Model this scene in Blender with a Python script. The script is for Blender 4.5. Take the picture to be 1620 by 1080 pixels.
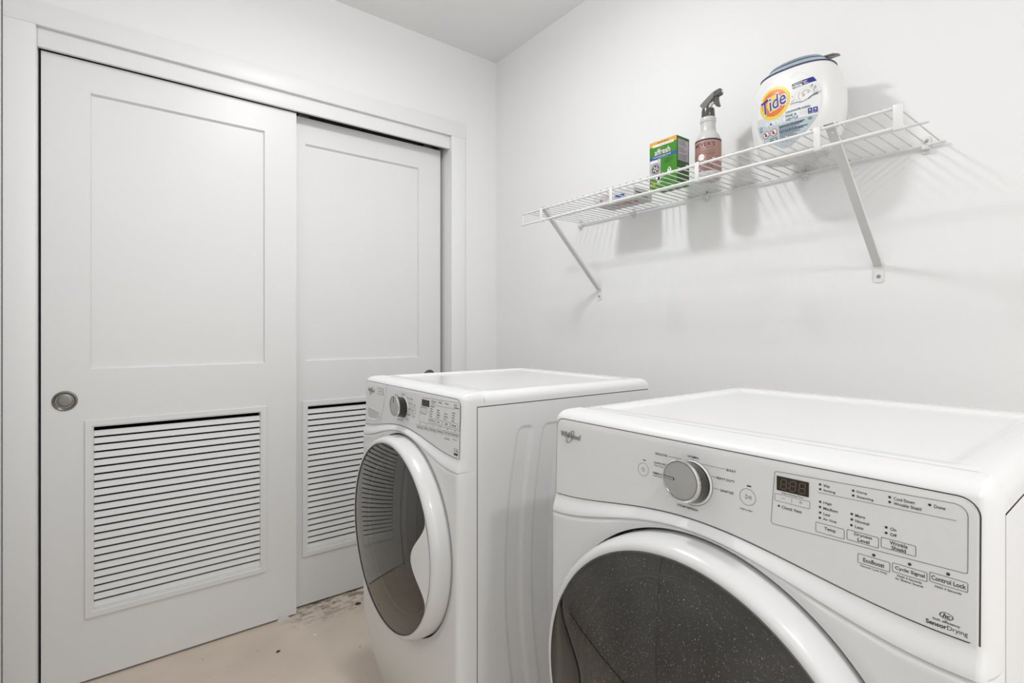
import bpy, bmesh, math, random
from mathutils import Vector, Matrix
random.seed(7)
for o in list(bpy.data.objects): bpy.data.objects.remove(o)
S = bpy.context.scene
COL = S.collection
PI = math.pi

# ------------------------------------------------------------------ camera, world, lights, exposure
cd = bpy.data.cameras.new('camera'); cam = bpy.data.objects.new('camera', cd); COL.objects.link(cam)
cam.location = (0, 0, 1.14); cam.rotation_euler = (PI/2, 0, -math.atan2(.6097, .7926))
cd.sensor_fit = 'HORIZONTAL'; cd.sensor_width = 36; cd.lens = 812/1620*36
cd.shift_y = -17/1620; cd.clip_start = .02
S.camera = cam
wd = bpy.data.worlds.new('world'); S.world = wd; wd.use_nodes = True
wd.node_tree.nodes['Background'].inputs[0].default_value = (.9, .95, 1, 1)
wd.node_tree.nodes['Background'].inputs[1].default_value = .3
def lamp(name, loc, typ, watts, size, rot=(0, 0, 0)):
    l = bpy.data.lights.new(name, 'POINT' if typ == 'POINT' else 'AREA'); l.energy = watts; l.color = (.985, .99, 1)
    if typ == 'DISK': l.shape = 'DISK'; l.size = size
    elif typ == 'AREA': l.shape = 'RECTANGLE'; l.size, l.size_y = size
    else: l.shadow_soft_size = size/2
    o = bpy.data.objects.new(name, l); o.location = loc; o.rotation_euler = rot; COL.objects.link(o); return o
lamp('ceiling_light', (.57, 1.15, 2.44), 'DISK', 7.9, .16)
lamp('ceiling_globe', (.57, 1.15, 2.44), 'POINT', 5.2, .16)
lamp('ceiling_light', (.32, -.85, 2.44), 'DISK', 11.0, .16)
lamp('added_fill_light', (.55, -1.97, 1.25), 'AREA', 10.5, (1.3, 2.2), (PI/2, 0, 0))  # added soft fill panel behind the camera, not an actual hallway lamp
S.view_settings.view_transform = 'Standard'; S.view_settings.look = 'None'
S.view_settings.gamma = 1; S.view_settings.use_curve_mapping = False
S.view_settings.exposure = .07

# ------------------------------------------------------------------ materials
def mat(name, col, rough=.5, metal=0., noise=0., scale=20., bump=0., bscale=200., spec=.5, coat=0.):
    m = bpy.data.materials.new(name); m.use_nodes = True
    nt = m.node_tree; b = nt.nodes['Principled BSDF']
    b.inputs['Base Color'].default_value = (*col, 1); b.inputs['Roughness'].default_value = rough
    b.inputs['Metallic'].default_value = metal; b.inputs['Specular IOR Level'].default_value = spec
    b.inputs['Coat Weight'].default_value = coat; b.inputs['Coat Roughness'].default_value = .08
    tc = nt.nodes.new('ShaderNodeTexCoord')
    n = nt.nodes.new('ShaderNodeTexNoise'); n.inputs['Scale'].default_value = scale; n.inputs['Detail'].default_value = 4
    nt.links.new(tc.outputs['Object'], n.inputs['Vector'])
    mr = nt.nodes.new('ShaderNodeMapRange')
    mr.inputs['To Min'].default_value = 1-noise; mr.inputs['To Max'].default_value = 1+noise
    nt.links.new(n.outputs['Fac'], mr.inputs['Value'])
    mx = nt.nodes.new('ShaderNodeVectorMath'); mx.operation = 'SCALE'
    mx.inputs[0].default_value = col
    nt.links.new(mr.outputs[0], mx.inputs['Scale']); nt.links.new(mx.outputs[0], b.inputs['Base Color'])
    if bump:
        n2 = nt.nodes.new('ShaderNodeTexNoise'); n2.inputs['Scale'].default_value = bscale
        nt.links.new(tc.outputs['Object'], n2.inputs['Vector'])
        bp = nt.nodes.new('ShaderNodeBump'); bp.inputs['Strength'].default_value = bump; bp.inputs['Distance'].default_value = .002
        nt.links.new(n2.outputs['Fac'], bp.inputs['Height']); nt.links.new(bp.outputs[0], b.inputs['Normal'])
    return m
M = {}
M['wall'] = mat('wall_paint', (.885, .885, .88), .75, noise=.012, scale=2.5, bump=.06, bscale=260)
M['ceil'] = mat('ceiling_paint', (.88, .88, .875), .85, noise=.012, scale=3, bump=.06, bscale=200)
M['trim'] = mat('trim_paint', (.86, .86, .855), .4, noise=.012, scale=4)
M['door'] = mat('door_paint', (.81, .81, .805), .38, noise=.012, scale=5)
M['dark'] = mat('shade_black', (.012, .011, .01), .8)  # near-black colour standing in for shade in the closet and door gaps
M['track'] = mat('track_metal', (.20, .18, .16), .45, metal=.7)
M['nickel'] = mat('brushed_nickel', (.22, .21, .195), .33, metal=1, noise=.08, scale=90)
M['enamel'] = mat('white_enamel', (.86, .86, .855), .2, noise=.008, scale=6, coat=.4)
M['side'] = mat('painted_steel', (.83, .83, .825), .32, noise=.008, scale=6)
M['plastic'] = mat('white_plastic', (.83, .83, .825), .32, noise=.008, scale=8, coat=.1)
M['ring'] = mat('door_enamel', (.75, .75, .745), .24, noise=.008, scale=6, coat=.2)
M['fascia'] = mat('fascia_plastic', (.83, .83, .825), .33, noise=.008, scale=8)
M['ink'] = mat('printed_ink', (.035, .033, .03), .5)
M['greyink'] = mat('grey_ink', (.10, .10, .097), .5)
M['gasket'] = mat('gasket_grey', (.10, .10, .10), .6)
M['drum'] = mat('drum_steel', (.20, .19, .175), .4, metal=.6, noise=.15, scale=14)
M['bowl'] = mat('bowl_plastic', (.09, .08, .068), .3, noise=.3, scale=8)
M['bowlrim'] = mat('bowl_rim', (.33, .31, .28), .35)
M['knobside'] = mat('knob_side', (.022, .016, .012), .18, coat=.5)
M['chrome'] = mat('chrome', (.72, .72, .71), .10, metal=1)
M['knobface'] = mat('satin_silver', (.56, .56, .55), .3, metal=.75, noise=.03, scale=60)
M['led'] = mat('led_window', (.028, .020, .012), .15)
M['seg'] = mat('led_segment', (.17, .14, .085), .4)
M['logo'] = mat('logo_silver', (.40, .40, .39), .3, metal=.6)
M['blackgloss'] = mat('black_gloss', (.006, .006, .006), .1, coat=.6)
M['wire'] = mat('white_epoxy_wire', (.80, .80, .79), .35)
M['deck'] = mat('deck_wire_shaded', (.64, .64, .63), .4)  # darker copy of the wire epoxy, shade of the undersides put into the colour
M['bracket'] = mat('bracket_enamel', (.70, .70, .69), .4)
M['clip'] = mat('clip_plastic', (.76, .76, .745), .4)
M['screw'] = mat('screw_steel', (.38, .37, .35), .3, metal=1)
M['tub'] = mat('tub_plastic', (.83, .83, .82), .3, noise=.01)
M['lid'] = mat('lid_plastic', (.33, .39, .46), .22, noise=.02, coat=.3)
M['lid2'] = mat('lid_cap_plastic', (.24, .29, .37), .2, noise=.02, coat=.3)
M['liddark'] = mat('lid_groove', (.03, .07, .17), .35)
M['yellow'] = mat('print_yellow', (.86, .60, .03), .4)
M['orange'] = mat('print_orange', (.72, .16, .015), .4)
M['blue'] = mat('print_blue', (.025, .025, .30), .4)
M['navy'] = mat('print_navy', (.02, .035, .12), .4)
M['teal'] = mat('print_teal', (.03, .15, .19), .4)
M['white'] = mat('print_white', (.84, .84, .83), .4)
M['paleblue'] = mat('print_pale_blue', (.50, .59, .61), .4, noise=.02)
M['palegrey'] = mat('print_pale_grey', (.72, .735, .74), .4)
M['palewash'] = mat('print_pale_wash', (.63, .675, .69), .4)
M['red'] = mat('print_red', (.52, .03, .02), .4)
M['tan'] = mat('print_tan', (.50, .37, .30), .4)
M['slate'] = mat('print_slate', (.09, .13, .17), .4)
M['green'] = mat('carton_green', (.045, .245, .008), .4, noise=.05, scale=30)
M['darkgreen'] = mat('carton_dark_green', (.035, .13, .014), .45, noise=.05, scale=30)
M['amber'] = mat('print_amber', (.80, .40, .04), .4)
M['royal'] = mat('print_royal', (.03, .09, .36), .4)
M['lilac'] = mat('print_lilac', (.55, .52, .58), .4)
M['bottle'] = mat('bottle_plastic', (.60, .60, .585), .3, noise=.02)
M['rose'] = mat('label_rose', (.42, .235, .20), .5, noise=.04, scale=40)
M['labelink'] = mat('label_ink', (.045, .03, .028), .5)
M['smoke'] = mat('smoke_plastic', (.075, .068, .06), .25, coat=.3)
M['smoke2'] = mat('smoke_plastic_pale', (.17, .165, .155), .3, coat=.3)
M['card'] = mat('grey_card', (.62, .62, .615), .5, noise=.02)
M['debris'] = mat('debris_brown', (.06, .04, .02), .8)

def floor_mat():
    m = bpy.data.materials.new('painted_concrete'); m.use_nodes = True
    nt = m.node_tree; b = nt.nodes['Principled BSDF']; L = nt.links.new
    tc = nt.nodes.new('ShaderNodeTexCoord')
    n = nt.nodes.new('ShaderNodeTexNoise'); n.inputs['Scale'].default_value = 3.2; n.inputs['Detail'].default_value = 7
    L(tc.outputs['Object'], n.inputs['Vector'])
    r = nt.nodes.new('ShaderNodeValToRGB')
    r.color_ramp.elements[0].position = .3; r.color_ramp.elements[0].color = (.64, .55, .455, 1)
    r.color_ramp.elements[1].position = .7; r.color_ramp.elements[1].color = (.76, .665, .56, 1)
    L(n.outputs['Fac'], r.inputs[0])
    # dark scuffs along the foot of the closet doors
    sx = nt.nodes.new('ShaderNodeSeparateXYZ'); L(tc.outputs['Object'], sx.inputs[0])
    my = nt.nodes.new('ShaderNodeMapRange'); my.inputs['From Min'].default_value = 2.06; my.inputs['From Max'].default_value = 2.19
    L(sx.outputs['Y'], my.inputs['Value'])
    mx_ = nt.nodes.new('ShaderNodeMapRange'); mx_.inputs['From Min'].default_value = .50; mx_.inputs['From Max'].default_value = .60
    L(sx.outputs['X'], mx_.inputs['Value'])
    n2 = nt.nodes.new('ShaderNodeTexNoise'); n2.inputs['Scale'].default_value = 26; n2.inputs['Detail'].default_value = 6
    n2.inputs['Roughness'].default_value = .65
    mp = nt.nodes.new('ShaderNodeMapping'); mp.inputs['Scale'].default_value = (1, 1.7, 1); mp.inputs['Rotation'].default_value = (0, 0, .35)
    L(tc.outputs['Object'], mp.inputs[0]); L(mp.outputs[0], n2.inputs['Vector'])
    r2 = nt.nodes.new('ShaderNodeMapRange'); r2.inputs['From Min'].default_value = .48; r2.inputs['From Max'].default_value = .60
    L(n2.outputs['Fac'], r2.inputs['Value'])
    a = nt.nodes.new('ShaderNodeMath'); a.operation = 'MULTIPLY'; L(my.outputs[0], a.inputs[0]); L(mx_.outputs[0], a.inputs[1])
    a2 = nt.nodes.new('ShaderNodeMath'); a2.operation = 'MULTIPLY'; L(a.outputs[0], a2.inputs[0]); L(r2.outputs[0], a2.inputs[1])
    # sparse small dark flecks everywhere
    n3 = nt.nodes.new('ShaderNodeTexNoise'); n3.inputs['Scale'].default_value = 60; n3.inputs['Detail'].default_value = 2
    L(tc.outputs['Object'], n3.inputs['Vector'])
    r3 = nt.nodes.new('ShaderNodeMapRange'); r3.inputs['From Min'].default_value = .73; r3.inputs['From Max'].default_value = .80
    L(n3.outputs['Fac'], r3.inputs['Value'])
    a3 = nt.nodes.new('ShaderNodeMath'); a3.operation = 'MAXIMUM'; L(a2.outputs[0], a3.inputs[0]); L(r3.outputs[0], a3.inputs[1])
    a4 = nt.nodes.new('ShaderNodeMath'); a4.operation = 'MULTIPLY'; a4.inputs[1].default_value = .7; L(a3.outputs[0], a4.inputs[0])
    mix = nt.nodes.new('ShaderNodeMix'); mix.data_type = 'RGBA'
    L(a4.outputs[0], mix.inputs[0]); L(r.outputs[0], mix.inputs[6]); mix.inputs[7].default_value = (.07, .055, .045, 1)
    L(mix.outputs[2], b.inputs['Base Color']); b.inputs['Roughness'].default_value = .5
    bp = nt.nodes.new('ShaderNodeBump'); bp.inputs['Strength'].default_value = .15; bp.inputs['Distance'].default_value = .004
    L(n.outputs['Fac'], bp.inputs['Height']); L(bp.outputs[0], b.inputs['Normal'])
    return m
M['floor'] = floor_mat()

def glass_mat():
    m = bpy.data.materials.new('smoked_glass'); m.use_nodes = True
    nt = m.node_tree; L = nt.links.new
    for n in list(nt.nodes):
        if n.type != 'OUTPUT_MATERIAL': nt.nodes.remove(n)
    out = nt.nodes['Material Output']
    tr = nt.nodes.new('ShaderNodeBsdfTransparent'); tr.inputs[0].default_value = (.30, .275, .24, 1)
    gl = nt.nodes.new('ShaderNodeBsdfGlossy'); gl.inputs['Color'].default_value = (1, .98, .95, 1); gl.inputs['Roughness'].default_value = .02
    fr = nt.nodes.new('ShaderNodeFresnel'); fr.inputs['IOR'].default_value = 1.88
    m1 = nt.nodes.new('ShaderNodeMixShader'); L(fr.outputs[0], m1.inputs[0]); L(tr.outputs[0], m1.inputs[1]); L(gl.outputs[0], m1.inputs[2])
    # dust: fine pale specks over a faint film
    tc = nt.nodes.new('ShaderNodeTexCoord')
    n = nt.nodes.new('ShaderNodeTexNoise'); n.inputs['Scale'].default_value = 620; n.inputs['Detail'].default_value = 1
    L(tc.outputs['Object'], n.inputs['Vector'])
    r = nt.nodes.new('ShaderNodeMapRange'); r.inputs['From Min'].default_value = .655; r.inputs['From Max'].default_value = .75
    r.inputs['To Max'].default_value = .6; L(n.outputs['Fac'], r.inputs['Value'])
    n2 = nt.nodes.new('ShaderNodeTexNoise'); n2.inputs['Scale'].default_value = 13; n2.inputs['Detail'].default_value = 8; n2.inputs['Roughness'].default_value = .68
    L(tc.outputs['Object'], n2.inputs['Vector'])
    r2 = nt.nodes.new('ShaderNodeMapRange'); r2.inputs['From Min'].default_value = .35; r2.inputs['From Max'].default_value = .75
    r2.inputs['To Min'].default_value = .0; r2.inputs['To Max'].default_value = .10; L(n2.outputs['Fac'], r2.inputs['Value'])
    ad = nt.nodes.new('ShaderNodeMath'); ad.operation = 'ADD'; L(r.outputs[0], ad.inputs[0]); L(r2.outputs[0], ad.inputs[1])
    df = nt.nodes.new('ShaderNodeBsdfDiffuse'); df.inputs[0].default_value = (.45, .43, .40, 1)
    m2 = nt.nodes.new('ShaderNodeMixShader'); L(ad.outputs[0], m2.inputs[0]); L(m1.outputs[0], m2.inputs[1]); L(df.outputs[0], m2.inputs[2])
    L(m2.outputs[0], out.inputs[0])
    return m
M['glass'] = glass_mat()

# ------------------------------------------------------------------ helpers
def empty(name, loc=(0, 0, 0), rz=0., label=None, cat=None, group=None, kind=None):
    o = bpy.data.objects.new(name, None); o.empty_display_size = .1; COL.objects.link(o)
    o.location = loc; o.rotation_euler = (0, 0, rz)
    if label: o['label'] = label
    if cat: o['category'] = cat
    if group: o['group'] = group
    if kind: o['kind'] = kind
    return o
def tag(o, label=None, cat=None, group=None, kind=None):
    if label: o['label'] = label
    if cat: o['category'] = cat
    if group: o['group'] = group
    if kind: o['kind'] = kind
    return o
class MB:
    def __init__(s): s.v = []; s.f = []; s.mi = []
    def poly(s, pts, mi=0):
        n = len(s.v); s.v += [tuple(p) for p in pts]; s.f.append(tuple(range(n, n+len(pts)))); s.mi.append(mi)
    def raw(s, vs, fs, mi=0):
        n = len(s.v); s.v += [tuple(p) for p in vs]
        for f in fs: s.f.append(tuple(n+i for i in f)); s.mi.append(mi)
    def grid(s, rows, mi=0, close=False, flip=False):
        n = len(s.v); R = len(rows); Cn = len(rows[0])
        for r in rows: s.v += [tuple(p) for p in r]
        for i in range(R-1):
            for j in range(Cn if close else Cn-1):
                a, b = n+i*Cn+j, n+i*Cn+(j+1) % Cn
                c, d = b+Cn, a+Cn
                s.f.append((a, d, c, b) if flip else (a, b, c, d)); s.mi.append(mi)
    def box(s, x0, x1, y0, y1, z0, z1, mi=0):
        v = [(x, y, z) for x in (x0, x1) for y in (y0, y1) for z in (z0, z1)]
        s.raw(v, [(0, 1, 3, 2), (4, 6, 7, 5), (0, 4, 5, 1), (2, 3, 7, 6), (0, 2, 6, 4), (1, 5, 7, 3)], mi)
    def bbox(s, x0, x1, y0, y1, z0, z1, b=.002, mi=0):     # chamfered box
        bm = bmesh.new(); bmesh.ops.create_cube(bm, size=1)
        for v in bm.verts:
            v.co = Vector(((x0+x1)/2+v.co.x*(x1-x0), (y0+y1)/2+v.co.y*(y1-y0), (z0+z1)/2+v.co.z*(z1-z0)))
        bmesh.ops.bevel(bm, geom=list(bm.edges), offset=b, segments=2, profile=.5, affect='EDGES')
        s.frombm(bm, mi)
    def frombm(s, bm, mi=0):
        bm.verts.index_update()
        s.raw([v.co.copy() for v in bm.verts], [[v.index for v in f.verts] for f in bm.faces], mi); bm.free()
    def tube(s, pts, r, n=8, mi=0, caps=True):
        pts = [Vector(p) for p in pts]; rows = []
        t0 = (pts[1]-pts[0]).normalized()
        up = Vector((0, 0, 1)) if abs(t0.z) < .9 else Vector((1, 0, 0))
        u = t0.cross(up).normalized()
        for i, p in enumerate(pts):
            t = (pts[min(i+1, len(pts)-1)]-pts[max(i-1, 0)]).normalized()
            u = (u-t*u.dot(t)).normalized(); w = t.cross(u)
            rr = r[i] if isinstance(r, (list, tuple)) else r
            rows.append([p+(u*math.cos(2*PI*k/n)+w*math.sin(2*PI*k/n))*rr for k in range(n)])
        s.grid(rows, mi, close=True)
        if caps: s.poly(rows[0][::-1], mi); s.poly(rows[-1], mi)
    def lathe(s, prof, n=48, mi=0, xf=lambda r, a, h: (r*math.cos(a), r*math.sin(a), h), flip=False):
        s.grid([[xf(r, 2*PI*k/n, h) for k in range(n)] for r, h in prof], mi, close=True, flip=flip)
    def prism(s, pts2, mapf, t0, t1, mi=0):                # extrude a 2D outline: mapf(a, b, t) -> 3D
        A = [mapf(a, b, t0) for a, b in pts2]; B = [mapf(a, b, t1) for a, b in pts2]; n = len(A)
        s.poly(A[::-1], mi); s.poly(B, mi)
        for i in range(n): s.poly((A[i], A[(i+1) % n], B[(i+1) % n], B[i]), mi)
    def build(s, name, mats, parent=None, smooth=True, angle=35, merge=False):
        me = bpy.data.meshes.new(name); me.from_pydata(s.v, [], s.f); me.update()
        for m in (mats if isinstance(mats, (list, tuple)) else [mats]): me.materials.append(m)
        me.polygons.foreach_set('material_index', s.mi)
        if merge or smooth:
            bm = bmesh.new(); bm.from_mesh(me)
            if merge: bmesh.ops.remove_doubles(bm, verts=bm.verts, dist=2e-5)
            if merge == 'n' or merge is True: bmesh.ops.recalc_face_normals(bm, faces=bm.faces)
            bm.to_mesh(me); bm.free()
        if smooth:
            me.polygons.foreach_set('use_smooth', [True]*len(me.polygons))
            me.set_sharp_from_angle(angle=math.radians(angle))
        o = bpy.data.objects.new(name, me); COL.objects.link(o); o.parent = parent
        return o
def sstep(a, b, x):
    t = min(1, max(0, (x-a)/(b-a))); return t*t*(3-2*t)
def lerp(tab, x):
    if x <= tab[0][0]: return tab[0][1]
    for (a, fa), (b, fb) in zip(tab, tab[1:]):
        if x <= b: return fa+(fb-fa)*(x-a)/(b-a)
    return tab[-1][1]

# text turned into flat meshes, cached, normalised to its own width and height
_tc = {}
def text2d(s, bold=0., shear=0.):
    k = (s, bold, shear)
    if k in _tc: return _tc[k]
    c = bpy.data.curves.new('t', 'FONT'); c.body = s; c.resolution_u = 3; c.offset = bold; c.shear = shear
    o = bpy.data.objects.new('t', c); COL.objects.link(o)
    dg = bpy.context.evaluated_depsgraph_get(); dg.update()
    me = bpy.data.meshes.new_from_object(o.evaluated_get(dg))
    v = [(p.co.x, p.co.y) for p in me.vertices]; f = [tuple(p.vertices) for p in me.polygons]
    bpy.data.objects.remove(o); bpy.data.curves.remove(c); bpy.data.meshes.remove(me)
    x0 = min(p[0] for p in v); x1 = max(p[0] for p in v); y0 = min(p[1] for p in v); y1 = max(p[1] for p in v)
    _tc[k] = ([((a-x0)/(x1-x0), (b-(y0+y1)/2)/(x1-x0)) for a, b in v], f, (y1-y0)/(x1-x0))
    return _tc[k]
class Decal:
    """flat print laid on a surface: fn(a, b, off) -> 3D point"""
    def __init__(s, fn, step=.0003): s.fn = fn; s.m = MB(); s.st = step
    def text(s, t, x, z, w, h=None, mi=0, ly=1, rot=0., bold=0., shear=0.):
        v, f, asp = text2d(t, bold, shear)
        ky = 1 if h is None else h/(asp*w)
        cr, sr = math.cos(rot), math.sin(rot)
        pts = []
        for a, b in v:
            a, b = a*w, b*w*ky
            pts.append(s.fn(x+a*cr-b*sr, z+a*sr+b*cr, s.st*ly))
        s.m.raw(pts, f, mi)
    def line(s, pts, t, mi=0, ly=1, close=False):
        n = len(pts); L_, R_ = [], []
        for i in range(n):
            p = Vector(pts[i])
            a = Vector(pts[(i-1) % n]) if (close or i > 0) else p
            b = Vector(pts[(i+1) % n]) if (close or i < n-1) else p
            d1 = (p-a).normalized() if (p-a).length else (b-p).normalized()
            d2 = (b-p).normalized() if (b-p).length else d1
            d = (d1+d2).normalized() if (d1+d2).length > 1e-6 else d1
            nn = Vector((-d.y, d.x)); k = 1/max(.5, nn.dot(Vector((-d1.y, d1.x))))
            L_.append(p+nn*t/2*k); R_.append(p-nn*t/2*k)
        rows = [[s.fn(p.x, p.y, s.st*ly) for p in L_], [s.fn(p.x, p.y, s.st*ly) for p in R_]]
        if close: rows = [r+[r[0]] for r in rows]
        s.m.grid(rows, mi, flip=True)
    def rrect(s, x0, z0, x1, z1, r=.0015, t=.0004, mi=0, ly=1, rtr=None):
        p = []
        for cx, cz, a0, rr in ((x1-r, z0+r, -PI/2, r), (x1-(rtr or r), z1-(rtr or r), 0, rtr or r), (x0+r, z1-r, PI/2, r), (x0+r, z0+r, PI, r)):
            for k in range(5): p.append((cx+rr*math.cos(a0+k*PI/8), cz+rr*math.sin(a0+k*PI/8)))
        s.line(p, t, mi, ly, True)
    def fill(s, x0, z0, x1, z1, mi=0, ly=1, nx=6, nz=6):
        s.quad((x0, z1), (x1, z1), (x1, z0), (x0, z0), mi, ly, nx, nz)
    def quad(s, tl, tr, br, bl, mi=0, ly=1, nx=8, nz=4):
        rows = []
        for j in range(nz+1):
            t = j/nz
            a = (tl[0]+(bl[0]-tl[0])*t, tl[1]+(bl[1]-tl[1])*t); b = (tr[0]+(br[0]-tr[0])*t, tr[1]+(br[1]-tr[1])*t)
            rows.append([s.fn(a[0]+(b[0]-a[0])*i/nx, a[1]+(b[1]-a[1])*i/nx, s.st*ly) for i in range(nx+1)])
        s.m.grid(rows, mi, flip=True)
    def ring(s, x, z, r0, r1, mi=0, ly=1, n=32, kx=1., kz=1., rot=0., seg=2):
        rows = []
        cr, sr = math.cos(rot), math.sin(rot)
        for j in range(seg+1):
            r = r0+(r1-r0)*j/seg; row = []
            for k in range(n+1):
                a = r*math.cos(2*PI*k/n)*kx; b = r*math.sin(2*PI*k/n)*kz
                row.append(s.fn(x+a*cr-b*sr, z+a*sr+b*cr, s.st*ly))
            rows.append(row)
        s.m.grid(rows, mi, flip=True)
    def disc(s, x, z, r, mi=0, ly=1, **k): s.ring(x, z, r*.02, r, mi, ly, **k)
    def build(s, name, mats, parent): return s.m.build(name, mats, parent, smooth=False)

# ------------------------------------------------------------------ room shell
FZ = -.022; CZ = 2.537; XR = 1.57; XL = -.277; YB = 2.178; YF = -2.0
def wallbox(name, *b, m='wall'):
    q = MB(); q.box(*b); return tag(q.build(name, M[m], smooth=False), kind='structure')
wallbox('floor', XL-.1, XR+.1, YF-.1, 3.0, FZ-.1, FZ, m='floor')
wallbox('ceiling', XL-.1, XR+.1, YF-.1, 3.0, CZ, CZ+.1, m='ceil')
wallbox('wall_right', XR, XR+.1, YF-.1, 3.0, FZ, CZ)
wallbox('wall_left', XL-.1, XL, YF-.1, 3.0, FZ, CZ)
for k_, (a_, b_) in enumerate(((.02, .985), (.99, 1.955))):  # unseen door slabs added to give the machine glass lines to reflect
    q = MB(); q.bbox(XL+.0005, XL+.008, a_, b_, FZ+.014, 2.03, .001)
    tag(q.build('door_%d' % (3+k_), M['trim'], angle=25), 'plain white flush door added out of view on the left wall', kind='structure')
q = MB(); q.box(XL+.0002, XL+.0012, .01, 1.965, FZ, 2.04); tag(q.build('door_gap_shade', M['dark'], smooth=False), kind='structure')  # near-black sheet painted as the shade in the door gaps
wallbox('wall_front', XL, XR, YF-.1, YF, FZ, CZ)
OX0, OX1, OZ = -.1985, 1.2935, 2.095           # closet opening
q = MB()
q.box(XL, OX0-.012, YB, YB+.12, FZ, CZ); q.box(OX1+.012, XR, YB, YB+.12, FZ, CZ); q.box(OX0-.012, OX1+.012, YB, YB+.12, OZ+.012, CZ)
tag(q.build('wall_back', M['wall'], smooth=False), kind='structure')
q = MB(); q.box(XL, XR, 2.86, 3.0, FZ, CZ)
tag(q.build('wall_closet', M['dark'], smooth=False), kind='structure')  # closet back coloured near-black for its unlit depth
# casing round the opening
q = MB(); cf = 2.163
q.bbox(XL+.003, -.2, cf, YB+.001, FZ, OZ-.003, .0018)
tag(q.build('trim_1', M['trim'], angle=25), 'flat white casing board up the left side of the closet doors', kind='structure')
q = MB(); q.bbox(1.293, 1.3725, cf, YB+.001, FZ, OZ-.003, .0018)
tag(q.build('trim_6', M['trim'], angle=25), 'flat white casing board up the right side of the closet doors, by the corner', kind='structure')
q = MB(); q.bbox(XL+.003, 1.3725, cf, YB+.001, OZ-.003, 2.1645, .0018)
tag(q.build('trim_2', M['trim'], angle=25), 'flat white head casing above the closet doors', kind='structure')
# jambs and the fascia board that hides the track
q = MB()
q.box(OX0-.012, OX0, YB, YB+.12, FZ, OZ+.012); q.box(OX1, OX1+.012, YB, YB+.12, FZ, OZ+.012); q.box(OX0, OX1, YB, YB+.12, OZ, OZ+.012)
tag(q.build('trim_3', M['trim'], smooth=False), 'white jamb lining of the closet opening', kind='structure')
q = MB(); q.bbox(OX0+.0005, OX1-.0005, 2.179, 2.194, 2.0315, OZ-.0005, .001)
tag(q.build('trim_4', M['trim'], angle=25), 'white fascia board hanging below the head of the closet opening', kind='structure')

tr = empty('door_track', (.5475, 2.25, 2.06), 0, 'dark metal sliding door track behind the white fascia board', 'door track')
q = MB()
x0, x1 = OX0+.002-.5475, OX1-.002-.5475
q.box(x0, x1, -.055, .045, .020, .0325); 
for yy in (-.055, -.009, .041): q.box(x0, x1, yy, yy+.003, -.012, .0215)
q.build('channel', M['track'], tr, smooth=False)
for px in (-.025+.10, .66, ):
    q = MB(); q.bbox(px-.022, px+.022, -.004, .006, -.022, .012, .001); 
    q.lathe([(0, -.004), (.009, -.004), (.009, .004), (0, .004)], 16, 0, lambda r, a, h, px=px: (px+r*math.cos(a), h-.001+.006, .008+r*math.sin(a)))
    q.build('roller', M['nickel'], tr)

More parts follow.
